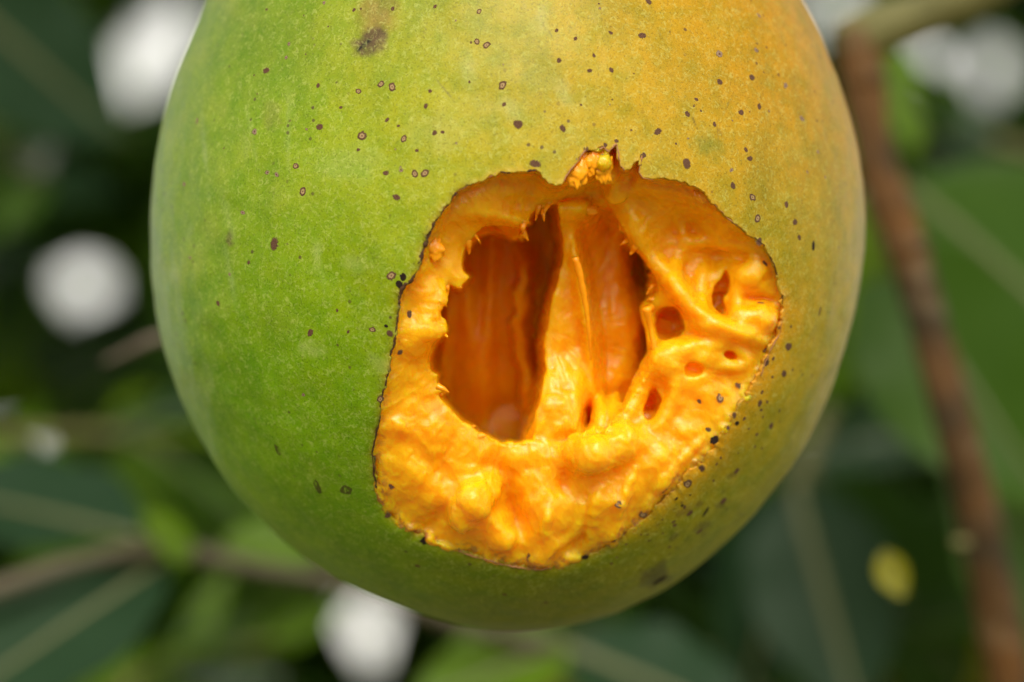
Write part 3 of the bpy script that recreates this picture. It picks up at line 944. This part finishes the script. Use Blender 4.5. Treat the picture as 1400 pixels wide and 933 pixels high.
bvh_f = BVHTree.FromPolygons([Vector(p) for p in P_.tolist()], tris.tolist())
sub = IDX[:120:2, ::3]
sa, sb = sub[:-1], sub[1:]
sf = np.stack([sa, np.roll(sa, -1, 1), np.roll(sb, -1, 1), sb], -1).reshape(-1, 4)
bvh_s = BVHTree.FromPolygons([Vector(p) for p in SVo.tolist()], sf.tolist())


def hit(u, v):
    """first thing the fruit shows at a pixel: point, normal"""
    o = Vector(CAM)
    d = (Vector(pix(u, v, 0.0)) - o).normalized()
    best = None
    for bv in (bvh_s, bvh_f):
        r = bv.ray_cast(o, d, 80)
        if r[0] is not None and (best is None or r[3] < best[2]):
            n = r[1] if r[1].dot(d) < 0 else -r[1]
            best = (r[0], n, r[3])
    return best


# ------------------------------------------------------------------ loose bits of pulp
def lump_mesh(name, seed, n=12, stretch=(1, 1, 1), rough=0.25, fq=1.7):
    vs, fs = [], []
    for i in range(n + 1):
        a = math.pi * i / n
        for j in range(n * 2):
            b = 2 * math.pi * j / (n * 2)
            vs.append((math.sin(a) * math.cos(b), math.sin(a) * math.sin(b), math.cos(a)))
    vs = np.array(vs)
    vs = vs * (1 + rough * fbm(vs[:, 0] * fq + seed, vs[:, 1] * fq, vs[:, 2] * fq, 3, seed))[:, None] * np.array(stretch)
    m = n * 2
    fs = np.array([(i * m + j, i * m + (j + 1) % m, (i + 1) * m + (j + 1) % m, (i + 1) * m + j) for i in range(n) for j in range(m)])
    return vs, fs


for k, (u, v, r, st) in enumerate([(593, 341, .125, (1, .7, 1.15)), (806, 287, .085, (1.25, .7, .8)), (961, 266, .10, (1.05, .4, 1))]):
    h = hit(u, v)
    vs, fs = lump_mesh('pulp_crumb', 10 + k, 16, np.array(st) * r, 0.5, 2.2)
    o = obj('pulp_crumb', make_mesh('pulp_crumb', vs, fs), M_BIT, flesh)
    p = h[0] + h[1] * (r * 0.10)
    o.location = p * 0.01


for k, (u, v, d, r, st) in enumerate([(789, 236, .12, .14, (.9, .4, 1.4)), (806, 222, .12, .12, (1.1, .4, 1.2)), (825, 226, .13, .13, (.9, .4, 1.6))]):
    vs, fs = lump_mesh('pulp_crumb', 70 + k, 20, np.array(st) * r, 0.6, 2.6)
    o = obj('pulp_crumb', make_mesh('pulp_crumb', vs, fs), M_BIT, flesh)
    o.location = Vector(dpt(u, v, d)) * 0.01


def tube(P, R, seg=10, jitter=0.0, seed=0):
    P = np.asarray(P, float)
    n = len(P)
    R = np.interp(np.linspace(0, 1, n), np.linspace(0, 1, len(R)), R)
    T = np.gradient(P, axis=0)
    T /= np.linalg.norm(T, axis=1)[:, None] + 1e-12
    up = np.array([0.13, -0.95, 0.28])
    A = np.cross(T, up)
    A /= np.linalg.norm(A, axis=1)[:, None] + 1e-12
    B = np.cross(T, A)
    t = np.linspace(0, 2 * math.pi, seg, endpoint=False)
    V = P[:, None, :] + R[:, None, None] * (np.cos(t)[None, :, None] * A[:, None, :] + np.sin(t)[None, :, None] * B[:, None, :])
    V = V.reshape(-1, 3)
    if jitter:
        f = 0.6 / max(R.mean(), 1e-4)
        V = V + (V - np.repeat(P, seg, 0)) * (jitter * fbm(V[:, 0] * f, V[:, 1] * f, V[:, 2] * f, 3, seed))[:, None]
    i = np.arange(n * seg).reshape(n, seg)
    a, b = i[:-1], i[1:]
    fs = np.stack([a, np.roll(a, -1, 1), np.roll(b, -1, 1), b], -1).reshape(-1, 4).tolist()
    fs.append(list(i[0][::-1]))
    fs.append(list(i[-1]))
    return V, fs


# stringy fibres hanging across the cavity
for k, (path, rr) in enumerate([
        ([(786, 352, 1.0), (795, 385, 1.05), (801, 420, 1.1), (805, 455, 1.15), (808, 492, 1.2)], [.05, .045, .035, .03, .012]),
        ([(884, 420, .85), (890, 450, .9), (896, 482, .85)], [.06, .035, .05]),
        ([(598, 528, .40), (606, 532, .38), (614, 537, .38)], [.05, .035, .008])]):
    V, fs = tube(spline([dpt(*p) for p in path], 6), rr, 10, 0.3, k)
    obj('fibre', make_mesh('fibre', V, fs), M_BIT, flesh)


# frayed fibre ends all round the torn lip
for k in range(30):
    i = int(rng.integers(0, len(OPEN_F)))
    q0 = OPEN_F[i]
    inward = np.array([745.0, 450.0]) - q0
    inward /= np.linalg.norm(inward)
    turn = rng.normal(0, 0.6)
    dr = np.array([inward[0] * math.cos(turn) - inward[1] * math.sin(turn), inward[0] * math.sin(turn) + inward[1] * math.cos(turn)])
    if 560 < q0[1] and 700 < q0[0] < 830:
        continue
    ln = rng.uniform(7, 20)
    b0 = q0 - inward * 7
    y0 = float(hpt(*b0)[1]) + 0.05
    path = [pix(*(b0 + dr * ln * t + np.array([0, 5.0 * t * t])), y0 + 0.10 * t * rng.uniform(-1, 1)) for t in (0, .35, .7, 1)]
    r0 = rng.uniform(.025, .07)
    V, fs = tube(spline(path, 4), [r0, r0 * .8, r0 * .5, r0 * .2], 7, 0.4, 40 + k)
    obj('fibre', make_mesh('fibre', V, fs), M_BIT, flesh)

# ------------------------------------------------------------------ dried torn edge of the skin
def edge_run(i0, i1, off=0.0):
    q = OUTLINE[i0:i1 + 1]
    n = max(8, int(np.hypot(*np.diff(q, axis=0).T).sum() / 2.0))
    s = np.concatenate([[0], np.cumsum(np.hypot(*np.diff(q, axis=0).T))])
    t = np.linspace(0, s[-1], n)
    return np.stack([np.interp(t, s, q[:, 0]), np.interp(t, s, q[:, 1])], -1)


for k, (i0, i1, r, mat) in enumerate([(7, 10, .020, M_CRUST), (10, 13, .012, M_TAN), (13, 19, .034, M_CRUST), (19, 23, .030, M_CRUST), (23, 26, .020, M_CRUST), (26, 31, .016, M_CRUST),
                                      (31, 36, .020, M_CRUST), (44, 50, .014, M_TAN), (66, 70, .012, M_TAN), (71, 78, .012, M_CRUST), (78, 82, .012, M_TAN), (0, 3, .014, M_TAN), (95, 98, .012, M_TAN),
                                      (88, 92, .012, M_TAN), (98, 102, .014, M_TAN)]):
    q = edge_run(i0, i1)
    p = pix_front(q[:, 0], q[:, 1])
    p = p + 0.010 * np.stack([fbm(q[:, 0] * .2, q[:, 1] * .2, 0 * q[:, 0], 2, 201 + k + j) for j in range(3)], -1)
    p[:, 1] += 0.012
    rr = 0.75 * r * np.clip(0.75 + 0.9 * fbm(q[:, 0] * .12, q[:, 1] * .12, 0 * q[:, 0], 3, 301 + k), 0.15, 2)
    rr[0] *= 0.3
    rr[-1] *= 0.3
    V, fs = tube(p, rr, 8, 0.6, 11 + k)
    obj('torn_edge', make_mesh('torn_edge', V, fs), mat, skin)


# ------------------------------------------------------------------ lenticels and scabs on the skin
def spot_mesh(name, prof, mats, seed, n=18):
    """prof: list of (radius, height, material index of the band inside it)"""
    r_ = np.random.default_rng(seed)
    wob = 1 + 0.12 * np.sin(np.arange(n) / n * 2 * math.pi * 2 + r_.uniform(0, 6)) + 0.09 * r_.standard_normal(n)
    vs, fs, mi = [], [], []
    for k, (r, h, m) in enumerate(prof):
        for j in range(n):
            t = 2 * math.pi * j / n
            vs.append((r * wob[j] * math.cos(t), r * wob[j] * math.sin(t), h + 0.03 * r_.standard_normal()))
    vs.append((0, 0, prof[-1][1]))
    for k in range(len(prof) - 1):
        for j in range(n):
            fs.append((k * n + j, k * n + (j + 1) % n, (k + 1) * n + (j + 1) % n, (k + 1) * n + j))
            mi.append(prof[k][2])
    k = len(prof) - 1
    for j in range(n):
        fs.append((k * n + j, k * n + (j + 1) % n, len(vs) - 1))
        mi.append(prof[k][2])
    me = make_mesh(name, np.array(vs) * 100, fs)
    for m in mats:
        me.materials.append(m)
    me.polygons.foreach_set('material_index', mi)
    return me


RINGS = [spot_mesh('lenticel', [(1.12, -.12, 2), (.95, .08, 0), (.80, .16, 0), (.56, .14, 1), (.30, .06, 1), (.17, .05, 0)], [M_RING, M_CORE, M_HALO], s) for s in range(6)]
DARKS = [spot_mesh('lenticel', [(1.15, -.12, 2), (.88, .10, 0), (.62, .18, 1), (.40, .12, 0), (.15, .08, 0)], [M_COREDARK, M_RING, M_HALO], 10 + s) for s in range(6)]
PINKS = [spot_mesh('lenticel', [(1.2, -.1, 2), (.85, .06, 0), (.5, .1, 0), (.3, .08, 1)], [M_PINK, M_COREDARK, M_HALO], 20 + s) for s in range(3)]
SCABS = [spot_mesh('scab', [(1.0, -.25, 0), (.9, .15, 0), (.6, .30, 0), (.3, .22, 0)], [M_BLACK], 30 + s) for s in range(3)]
OLIVE = [spot_mesh('olive_scar', [(1.0, -.10, 0), (.85, .025, 0), (.6, .03, 0), (.45, .01, 0), (.2, .01, 0)], [M_OLIVE], 40 + s) for s in range(3)]
SPOTS = {
    'r': [(404, 227, 5.5), (414, 262, 6.5), (495, 186, 7.5), (521, 115, 5.5), (536, 119, 6), (687, 117, 6.5), (567, 238, 5.5), (581, 237, 6), (652, 57, 5), (665, 62, 5.5),
          (655, 16, 4), (1029, 270, 6.5), (1036, 299, 6.2), (985, 544, 7), (940, 662, 7), (879, 704, 6), (535, 377, 7), (509, 451, 5), (631, 753, 6), (490, 125, 4.2), (552, 190, 5),
          (1048, 479, 6), (520, 546, 5), (845, 690, 6)],
    'd': [(437, 174, 5), (435, 117, 3.5), (594, 182, 4), (605, 181, 3), (529, 164, 3.5), (588, 125, 3), (527, 237, 4), (542, 270, 5), (708, 170, 6.5), (732, 224, 7.2), (769, 176, 5),
          (764, 83, 4), (761, 42, 3), (787, 53, 3), (835, 45, 3), (878, 49, 5), (887, 2, 5), (984, 112, 5), (1028, 106, 5.5), (1038, 146, 5), (1013, 154, 5), (940, 156, 4),
          (899, 180, 5.6), (977, 170, 3.5), (939, 224, 7.2), (1002, 254, 5), (1025, 217, 4.5), (1020, 205, 3.5), (1075, 280, 5), (1087, 304, 4.5), (1093, 325, 4.5), (836, 96, 3.5),
          (812, 76, 3), (806, 97, 3), (952, 136, 3), (880, 212, 4), (843, 193, 3.5), (826, 199, 4), (1078, 474, 6), (1072, 511, 6), (1054, 583, 6), (1039, 552, 4.5), (1048, 496, 5.5), (1010, 526, 5.2),
          (958, 642, 6), (909, 672, 6), (1007, 644, 5), (989, 685, 6), (956, 727, 6), (958, 550, 5), (1004, 568, 4), (722, 762, 6), (535, 664, 5), (560, 430, 5), (533, 456, 5), (547, 482, 4),
          (530, 705, 5), (340, 359, 3), (424, 455, 5), (298, 415, 4), (1040, 414, 6), (1046, 360, 4.5), (1038, 330, 6), (375, 334, 8), (364, 97, 5.5), (466, 147, 2.5), (582, 145, 3.5), (570, 206, 2.5),
          (490, 205, 2.5), (689, 143, 3), (595, 9, 3), (537, 12, 3), (484, 14, 3), (476, 454, 2.5), (461, 425, 2.5), (1121, 426, 4), (690, 813, 3), (746, 824, 4), (571, 774, 3.5), (878, 214, 4), (943, 702, 5),
          (800, 204, 4), (968, 588, 4.5)],
    'p': [(269, 166, 5), (348, 180, 5), (391, 79, 3), (366, 236, 4), (378, 239, 4), (252, 252, 4), (332, 291, 4), (548, 232, 4), (984, 74, 6.5), (1074, 117, 5), (1096, 162, 5), (1034, 69, 4),
          (1037, 21, 4), (1104, 235, 3), (1128, 242, 3), (443, 4, 3), (415, 540, 3), (260, 352, 4), (314, 376, 3), (395, 60, 3), (1118, 208, 4), (1000, 233, 3.5), (965, 350, 0.1)],
    's': [(1112, 336, 4.5), (977, 602, 6.5), (580, 739, 7.5), (902, 794, 10), (965, 700, 6), (551, 379, 5.5), (546, 389, 5.5), (528, 446, 3), (800, 762, 5), (840, 740, 4)],
    'o': [(380, 616, 6), (473, 670, 10), (433, 664, 9)]}
STRETCH = {(1112, 336): (.8, 1.9), (380, 616): (.9, 1.6), (473, 670): (1.2, .85), (433, 664): (.7, 1.5), (1121, 426): (.7, 1.6), (965, 700): (.6, 1.5), (902, 794): (.9, 1.5), (375, 334): (1, 1)}
for k in range(34):                                                           # freckles crowding the lower torn margin
    t_ = rng.uniform(0, 1)
    u_, v_ = np.interp(t_, [0, .35, .7, 1], [1062, 1010, 925, 830]), np.interp(t_, [0, .35, .7, 1], [470, 575, 690, 772])
    off = abs(rng.normal(0, 26)) - 8
    SPOTS['d' if k % 9 else 's'].append((u_ + off * .75, v_ + off * .6, rng.uniform(1.8, 3.8)))
for k in range(46):
    SPOTS['d' if k % 3 else 'p'].append((rng.uniform(300, 1120), rng.uniform(5, 230), rng.uniform(1.1, 2.4)))
TYPES = {'r': RINGS, 'd': DARKS, 'p': PINKS, 's': SCABS, 'o': OLIVE}
NAMES = {'r': 'lenticel', 'd': 'lenticel', 'p': 'lenticel', 's': 'scab', 'o': 'scar'}
for typ, lst in SPOTS.items():
    for k, (u, v, r) in enumerate(lst):
        if r < 1:
            continue
        h = hit(u, v)
        if h is None:
            continue
        o = obj(NAMES[typ], TYPES[typ][k % len(TYPES[typ])], None, skin)
        q = h[1].to_track_quat('Z', 'Y')
        st = STRETCH.get((u, v), (1 + random.uniform(-.12, .12), 1 + random.uniform(-.12, .12)))
        s = r / 100 * 0.01 * (0.84 if typ == 'r' else 0.88)
        rz = 0.0 if (u, v) in STRETCH else random.uniform(0, 6.28)
        o.matrix_local = Matrix.Translation(h[0] * 0.01) @ q.to_matrix().to_4x4() @ Matrix.Rotation(rz, 4, 'Z') @ Matrix.Diagonal((s * st[0], s * st[1], s * 0.28, 1))

# stalk the fruit hangs from, just above the picture
p_top = surf_dir(np.array([0, 0, 1.0]))
V, fs = tube(spline([p_top - (0, 0, .3), p_top + (0, 0, 1), p_top + (.3, .4, 4), p_top + (.4, 1.5, 9)], 6), [.45, .3, .28, .34], 14, 0.15, 5)
obj('stalk', make_mesh('stalk', V, fs), M_TWIG, mango)
print('details', round(time.time() - T0, 1))


# ------------------------------------------------------------------ leaves and branches behind
def leaf_geo(base, tip, width, nrm, sag=0.1, fold=0.18, n=14, m=3, wave=0.03, seed=0):
    base, tip, nrm = np.asarray(base, float), np.asarray(tip, float), np.asarray(nrm, float)
    ax = tip - base
    L = np.linalg.norm(ax)
    ax = ax / L
    side = np.cross(ax, nrm)
    side /= np.linalg.norm(side)
    nn = np.cross(side, ax)
    t = np.linspace(0, 1, n + 1)
    wd = width * 0.5 * np.sin(np.pi * np.clip(t, 0, 1) ** 0.85) ** 0.8 + 0.002 * width
    s = np.linspace(-1, 1, 2 * m + 1)
    mid = base + ax * (L * t)[:, None] - nn * (sag * L * (t ** 2))[:, None]
    ph = seed * 1.7
    up = fold * np.abs(s)[None, :] * wd[:, None] + wave * width * np.sin(t * 17 + ph)[:, None] * (s ** 2)[None, :] * np.sign(s + 0.01)[None, :]
    V = mid[:, None, :] + side * (wd[:, None] * s[None, :])[..., None] + nn * up[..., None]
    k = 2 * m + 1
    i = np.arange((n + 1) * k).reshape(n + 1, k)
    F_ = np.stack([i[:-1, :-1], i[:-1, 1:], i[1:, 1:], i[1:, :-1]], -1).reshape(-1, 4)
    return V.reshape(-1, 3), F_, mid, nn


def bare(name, label, cat, group=None):
    e = bpy.data.objects.new(name, None)
    col.objects.link(e)
    e.matrix_world = FRAME
    tag(e, label, cat, group)
    return e


def add_leaf(parent, b, t, width, nrm, mat, sag=0.1, fold=0.18, rib=0.10, seed=0):
    V, F_, mid, nn = leaf_geo(pix(*b), pix(*t), width, nrm, sag, fold, 16, 4, 0.03, seed)
    lf = obj('leaf', make_mesh('leaf', V, F_), mat, parent)
    V, fs = tube(mid - nn * 0.0, [rib, rib * 0.8, rib * 0.3], 8)
    obj('midrib', make_mesh('midrib', V, fs), M_RIB, lf)
    return lf


# brown branch beside the fruit
br = bare('branch', 'brown woody branch running down beside the yellow cheek of the mango', 'branch')
bp = [(1172, 40, 12), (1180, 110, 12), (1192, 190, 12), (1215, 270, 12), (1240, 340, 12), (1265, 430, 12), (1290, 520, 12), (1316, 620, 12), (1340, 720, 12.3), (1362, 830, 12.6), (1384, 940, 13), (1410, 1080, 13.5)]
V, fs = tube(spline([pix(*p) for p in bp], 8), [.40, .36, .33, .36, .36, .34, .35, .36, .38, .40, .42, .44], 18, 0.10, 3)
bm_o = obj('stem', make_mesh('stem', V, fs), M_BARK, br)
for k, (u, v, r) in enumerate([(1181, 105, .42), (1238, 335, .42), (1315, 742, .16)]):
    vs, f2 = lump_mesh('node', 50 + k, 10, np.array((1, 1, .55)) * r, 0.3)
    o = obj('node', make_mesh('node', vs, f2), M_BARK if k < 2 else M_TWIG, br)
    o.location = Vector(pix(u, v, 12.0 if k < 2 else 11.7)) * 0.01
V, fs = tube(spline([pix(1160, 62, 12.2), pix(1200, 42, 12), pix(1270, 18, 11.6), pix(1345, -12, 11), pix(1430, -60, 10.5)], 6), [.5, .48, .42, .36, .3], 14, 0.12, 9)
obj('side_shoot', make_mesh('side_shoot', V, fs), M_TWIG, br)
add_leaf(br, (1200, 330, 17), (1440, 700, 15), 3.4, (-.5, -.8, .5), L_MID, 0.05, 0.25, .07, 1)
add_leaf(br, (1235, 250, 22), (1620, 560, 16), 7.5, (.1, -.8, .75), L_MID, 0.10, 0.12, .12, 2)
add_leaf(br, (1178, 260, 16), (1250, 560, 18), 1.7, (-.2, -1, .1), L_LIME, 0.02, 0.25, .06, 3)
add_leaf(br, (1190, 90, 20), (1265, 190, 22), 2.2, (-.3, -.8, .5), L_LIME, 0.02, 0.2, .06, 4)
add_leaf(br, (1290, 560, 18), (1520, 900, 22), 4.2, (.2, -1, .4), L_MID, 0.03, 0.2, .08, 14)

lb = bare('leafy_twig', 'grey-brown twig with broad blue-green leaves passing under the green cheek of the mango', 'twig')
V, fs = tube(spline([pix(-90, 838, 13), pix(0, 804, 13.5), pix(110, 768, 14), pix(230, 752, 15), pix(350, 776, 15.5), pix(480, 800, 16), pix(620, 850, 17), pix(760, 890, 18)], 6), [.17, .17, .15, .19, .15, .15, .17, .2], 12, 0.25, 4)
obj('stem', make_mesh('stem', V, fs), simple_mat('dark_twig', (0.095, 0.078, 0.05), 0.7, 0.4, 80, 0.0008), lb)
add_leaf(lb, (232, 764, 15), (-150, 1010, 12), 2.7, (.05, -.75, .8), L_BLUE, 0.04, 0.14, .08, 5)
add_leaf(lb, (190, 735, 16), (-160, 640, 20), 3.0, (.0, -.6, .9), L_BLUE, 0.06, 0.18, .10, 6)
add_leaf(lb, (262, 768, 14.6), (186, 700, 14), 0.75, (-.2, -.8, .7), L_LIME, -0.14, 0.3, .04, 7)
add_leaf(lb, (300, 745, 19), (480, 742, 19), 1.1, (.1, -.9, .5), L_LIME, 0.02, 0.2, .04, 8)
add_leaf(lb, (150, 860, 22), (105, 960, 22), 1.4, (.1, -.9, .3), L_LIME, 0.02, 0.2, .05, 9)

bb = bare('leaf_sprig', 'sprig of green leaves with pale midribs hanging below the fruit tip', 'sprig')
V, fs = tube(spline([pix(640, 1060, 20), pix(730, 960, 20), pix(800, 890, 20), pix(830, 860, 21)], 5), [.2, .2, .16, .1], 10, 0.2, 4)
obj('stem', make_mesh('stem', V, fs), M_TWIG, bb)
add_leaf(bb, (770, 885, 18), (1040, 990, 17), 2.7, (.2, -.7, .8), L_BLUE, 0.05, 0.2, .14, 10)
add_leaf(bb, (780, 880, 18), (560, 960, 17), 2.0, (-.1, -.8, .7), L_LIME, 0.05, 0.2, .10, 11)
add_leaf(bb, (690, 870, 19), (770, 960, 18), 1.0, (.3, -.8, .6), L_YELLOW, 0.05, 0.2, .05, 12)

hb = bare('leafy_shoot', 'shoot of long dull green leaves hanging below the yellow cheek of the mango', 'shoot')
V, fs = tube(spline([pix(1130, 560, 24), pix(1100, 640, 23), pix(1085, 690, 22)], 5), [.2, .18, .14], 10, 0.2, 4)
obj('stem', make_mesh('stem', V, fs), M_TWIG, hb)
add_leaf(hb, (1085, 660, 22), (1175, 980, 20), 3.0, (-.2, -1, .45), L_BLUE, 0.03, 0.15, .16, 13)
add_leaf(hb, (1095, 650, 24), (1020, 960, 24), 2.6, (.2, -1, .55), L_BLUE, 0.03, 0.15, .12, 15)
add_leaf(hb, (1105, 650, 25), (1330, 940, 25), 3.4, (.1, -1, .25), L_DARK, 0.05, 0.15, .10, 16)

yl = bare('curled_leaf', 'small curled yellow leaf hanging beside the brown branch', 'leaf')
add_leaf(yl, (1207, 752, 9), (1238, 815, 9), 0.55, (-.5, -.7, .6), L_YELLOW, -0.22, 0.45, .03, 17)

pt = bare('pale_twig', 'short pale dry twig poking out beside the green cheek of the mango', 'twig')
V, fs = tube(spline([pix(140, 496, 11), pix(175, 480, 11), pix(215, 462, 11), pix(300, 440, 12)], 5), [.03, .06, .08, .09], 10, 0.3, 4)
obj('stem', make_mesh('stem', V, fs), simple_mat('pale_dry_twig', (0.15, 0.115, 0.09), 0.7, 0.3, 200), pt)

ul = bare('shaded_leaf', 'broad shaded leaf slanting down beside the green shoulder of the mango', 'leaf')
add_leaf(ul, (-120, -60, 24), (170, 190, 26), 3.4, (.3, -.9, .2), L_BLUE, 0.03, 0.15, .12, 18)

# sprays of smaller leaves a hand's breadth behind the fruit
def spray(name, label, start, end, n, Lr, seed, mats):
    r_ = random.Random(seed)
    e = bare(name, label, 'leaf spray', 'leaf sprays behind the mango')
    A, B = pix(*start), pix(*end)
    mid_ = (A + B) / 2 + np.array([r_.uniform(-1, 1), r_.uniform(-1, 1), r_.uniform(.2, 1)])
    sp = spline([A, mid_, B], 8)
    V, fs = tube(sp, [.16, .12, .06], 9, 0.2, seed)
    obj('stem', make_mesh('stem', V, fs), M_TWIG, e)
    ax = (B - A) / np.linalg.norm(B - A)
    for k in range(n):
        b = sp[int((k + .5) / n * (len(sp) - 1))]
        d = ax * r_.uniform(.2, 1) + np.array([r_.gauss(0, .8), r_.gauss(0, .5), r_.gauss(-.25, .8)])
        d /= np.linalg.norm(d)
        L = r_.uniform(*Lr)
        V, F_, md, nn = leaf_geo(b, b + d * L, L * r_.uniform(.26, .36), (r_.gauss(0, .5), r_.gauss(-.6, .4), r_.gauss(.6, .4)), r_.uniform(0, .25), r_.uniform(.1, .4), 12, 3, .05, k)
        lf = obj('leaf', make_mesh('leaf', V, F_), mats[r_.randrange(len(mats))], e)
        V, fs = tube(md, [.05, .04, .015], 6)
        obj('midrib', make_mesh('midrib', V, fs), M_RIB, lf)


spray('leaf_spray', 'spray of small leaves behind the green shoulder, under the largest bright gap', (-90, 190, 30), (70, 250, 27), 10, (2.0, 3.6), 1, [L_MID, L_GLOSS, L_DARK, L_MID])
spray('leaf_spray', 'spray of leaves above the grey-brown twig beside the green cheek', (-60, 600, 26), (230, 620, 28), 12, (2.2, 4.5), 2, [L_MID, L_GLOSS, L_LIME, L_DARK])
spray('leaf_spray', 'spray of leaves below the grey-brown twig, yellow-green among dark ones', (120, 1000, 25), (370, 880, 28), 12, (1.8, 3.4), 3, [L_MID, L_LIME, L_GLOSS, L_DARK])
spray('leaf_spray', 'spray of leaves beyond the top of the brown branch and its side shoot', (1480, 230, 30), (1240, 215, 32), 11, (2.4, 5.0), 4, [L_MID, L_LIME, L_GLOSS, L_MID])
spray('leaf_spray', 'spray of leaves between the brown branch and the yellow cheek', (1150, 800, 30), (1230, 520, 30), 10, (2.2, 4.6), 5, [L_GLOSS, L_MID, L_GLOSS, L_DARK])
spray('leaf_spray', 'spray of leaves on the outer side of the brown branch, low down', (1450, 880, 24), (1330, 560, 28), 10, (2.4, 5.0), 6, [L_MID, L_GLOSS, L_LIME, L_DARK])
spray('leaf_spray', 'spray of leaves behind the sprig below the fruit tip', (1100, 1000, 27), (880, 880, 30), 9, (2.2, 4.5), 7, [L_MID, L_GLOSS, L_DARK])

# dense foliage far behind, with the gaps through which the sky shows
GAPS = [(182, 100, 4, .54), (206, 80, 5, .5), (228, 56, 2, .5), (246, 28, 2, .4), (106, 396, 2, .54), (126, 394, 2, .5), (116, 378, 1, .4), (505, 862, 2, .56), (1355, 92, 2, .5), (1146, 6, 0, .4),
        (28, 612, 0, .3), (1272, 82, 0, .3), (8, 160, 0, .25), (1120, 690, 0, .2), (1330, 660, 0, .2), (40, 20, 0, .2)]
GAPS = np.array(GAPS, float)
BV, BF, BM = [], [], []
nv = 0
mats_far = [L_DARK, L_GLOSS, L_LIME, L_YELLOW, L_MID]
made = 0
tries = 0
while tries < 27000:
    tries += 1
    fill = made > 5000
    if made > 8200:
        break
    y = 30 + 165 * random.random() ** 1.25
    sc_ = 1.0
    u = random.uniform(-330, 1730)
    v = random.uniform(-330, 1260)
    L = random.uniform(9, 19) if random.random() < .45 else random.uniform(2.5, 7)
    if fill:                                                 # small leaves close the ring round each gap
        y = random.uniform(55, 190)
        L = random.uniform(1.8, 4.5)
        if random.random() < .75:
            gk = GAPS[random.randrange(len(GAPS))]
            u, v = gk[0] + random.gauss(0, 90), gk[1] + random.gauss(0, 90)
    W = L * random.uniform(.22, .32) * (1.4 if fill else 1)
    c = pix(u, v, y)
    d = np.array([random.gauss(0, 1), random.gauss(0, .8), random.gauss(-.7, .7)])
    d /= np.linalg.norm(d)
    b, t = c - d * L / 2, c + d * L / 2
    bu, bv = unpix(b)
    tu, tv = unpix(t)
    px_w = W * 50 * CAM_D / (y + CAM_D)
    ex, ey = tu - bu, tv - bv
    l2 = ex * ex + ey * ey + 1e-6
    s = np.clip(((GAPS[:, 0] - bu) * ex + (GAPS[:, 1] - bv) * ey) / l2, 0, 1)
    dd = np.hypot(GAPS[:, 0] - bu - s * ex, GAPS[:, 1] - bv - s * ey)
    clear = GAPS[:, 3] * CAM_D / (y + CAM_D) * 100                     # width of the cone of light through a gap
    if np.any(dd < GAPS[:, 2] + clear + px_w):
        continue
    nr = np.array([random.gauss(0, .6), random.gauss(-.5, .5), random.gauss(.5, .5)])
    V, F_, _, _ = leaf_geo(b, t, W, nr, random.uniform(0, .2), random.uniform(.05, .35), 6, 1, .04, made)
    BV.append(V)
    BF.append(F_ + nv)
    m = random.random()
    BM.append(np.full(len(F_), 0 if m < .30 else 1 if m < .48 else 4 if m < .76 else 2 if m < .995 else 3))
    nv += len(V)
    made += 1
for k in range(150):                                                          # unseen leaves added overhead to shade the fruit's shoulder
    c = np.array((random.uniform(-70, 70), random.uniform(-10, 22), random.uniform(26, 60)))
    d = np.array([random.gauss(0, 1), random.gauss(0, 1), random.gauss(-.4, .5)])
    d /= np.linalg.norm(d)
    L = random.uniform(10, 19)
    V, F_, _, _ = leaf_geo(c - d * L / 2, c + d * L / 2, L * .27, (random.gauss(0, .5), random.gauss(0, .5), 1), .1, .2, 6, 1, .04, k)
    BV.append(V)
    BF.append(F_ + nv)
    BM.append(np.full(len(F_), k % 2 * 4))
    nv += len(V)
fo_me = make_mesh('foliage', np.vstack(BV), np.vstack(BF))
for m in mats_far:
    fo_me.materials.append(m)
fo_me.polygons.foreach_set('material_index', np.concatenate(BM).astype(np.int32))
fo = bpy.data.objects.new('foliage', fo_me)
col.objects.link(fo)
fo.matrix_world = FRAME
tag(fo, 'dense out of focus mango foliage filling the distance behind the fruit', 'foliage', None, 'stuff')
print('done', made, tries, round(time.time() - T0, 1))
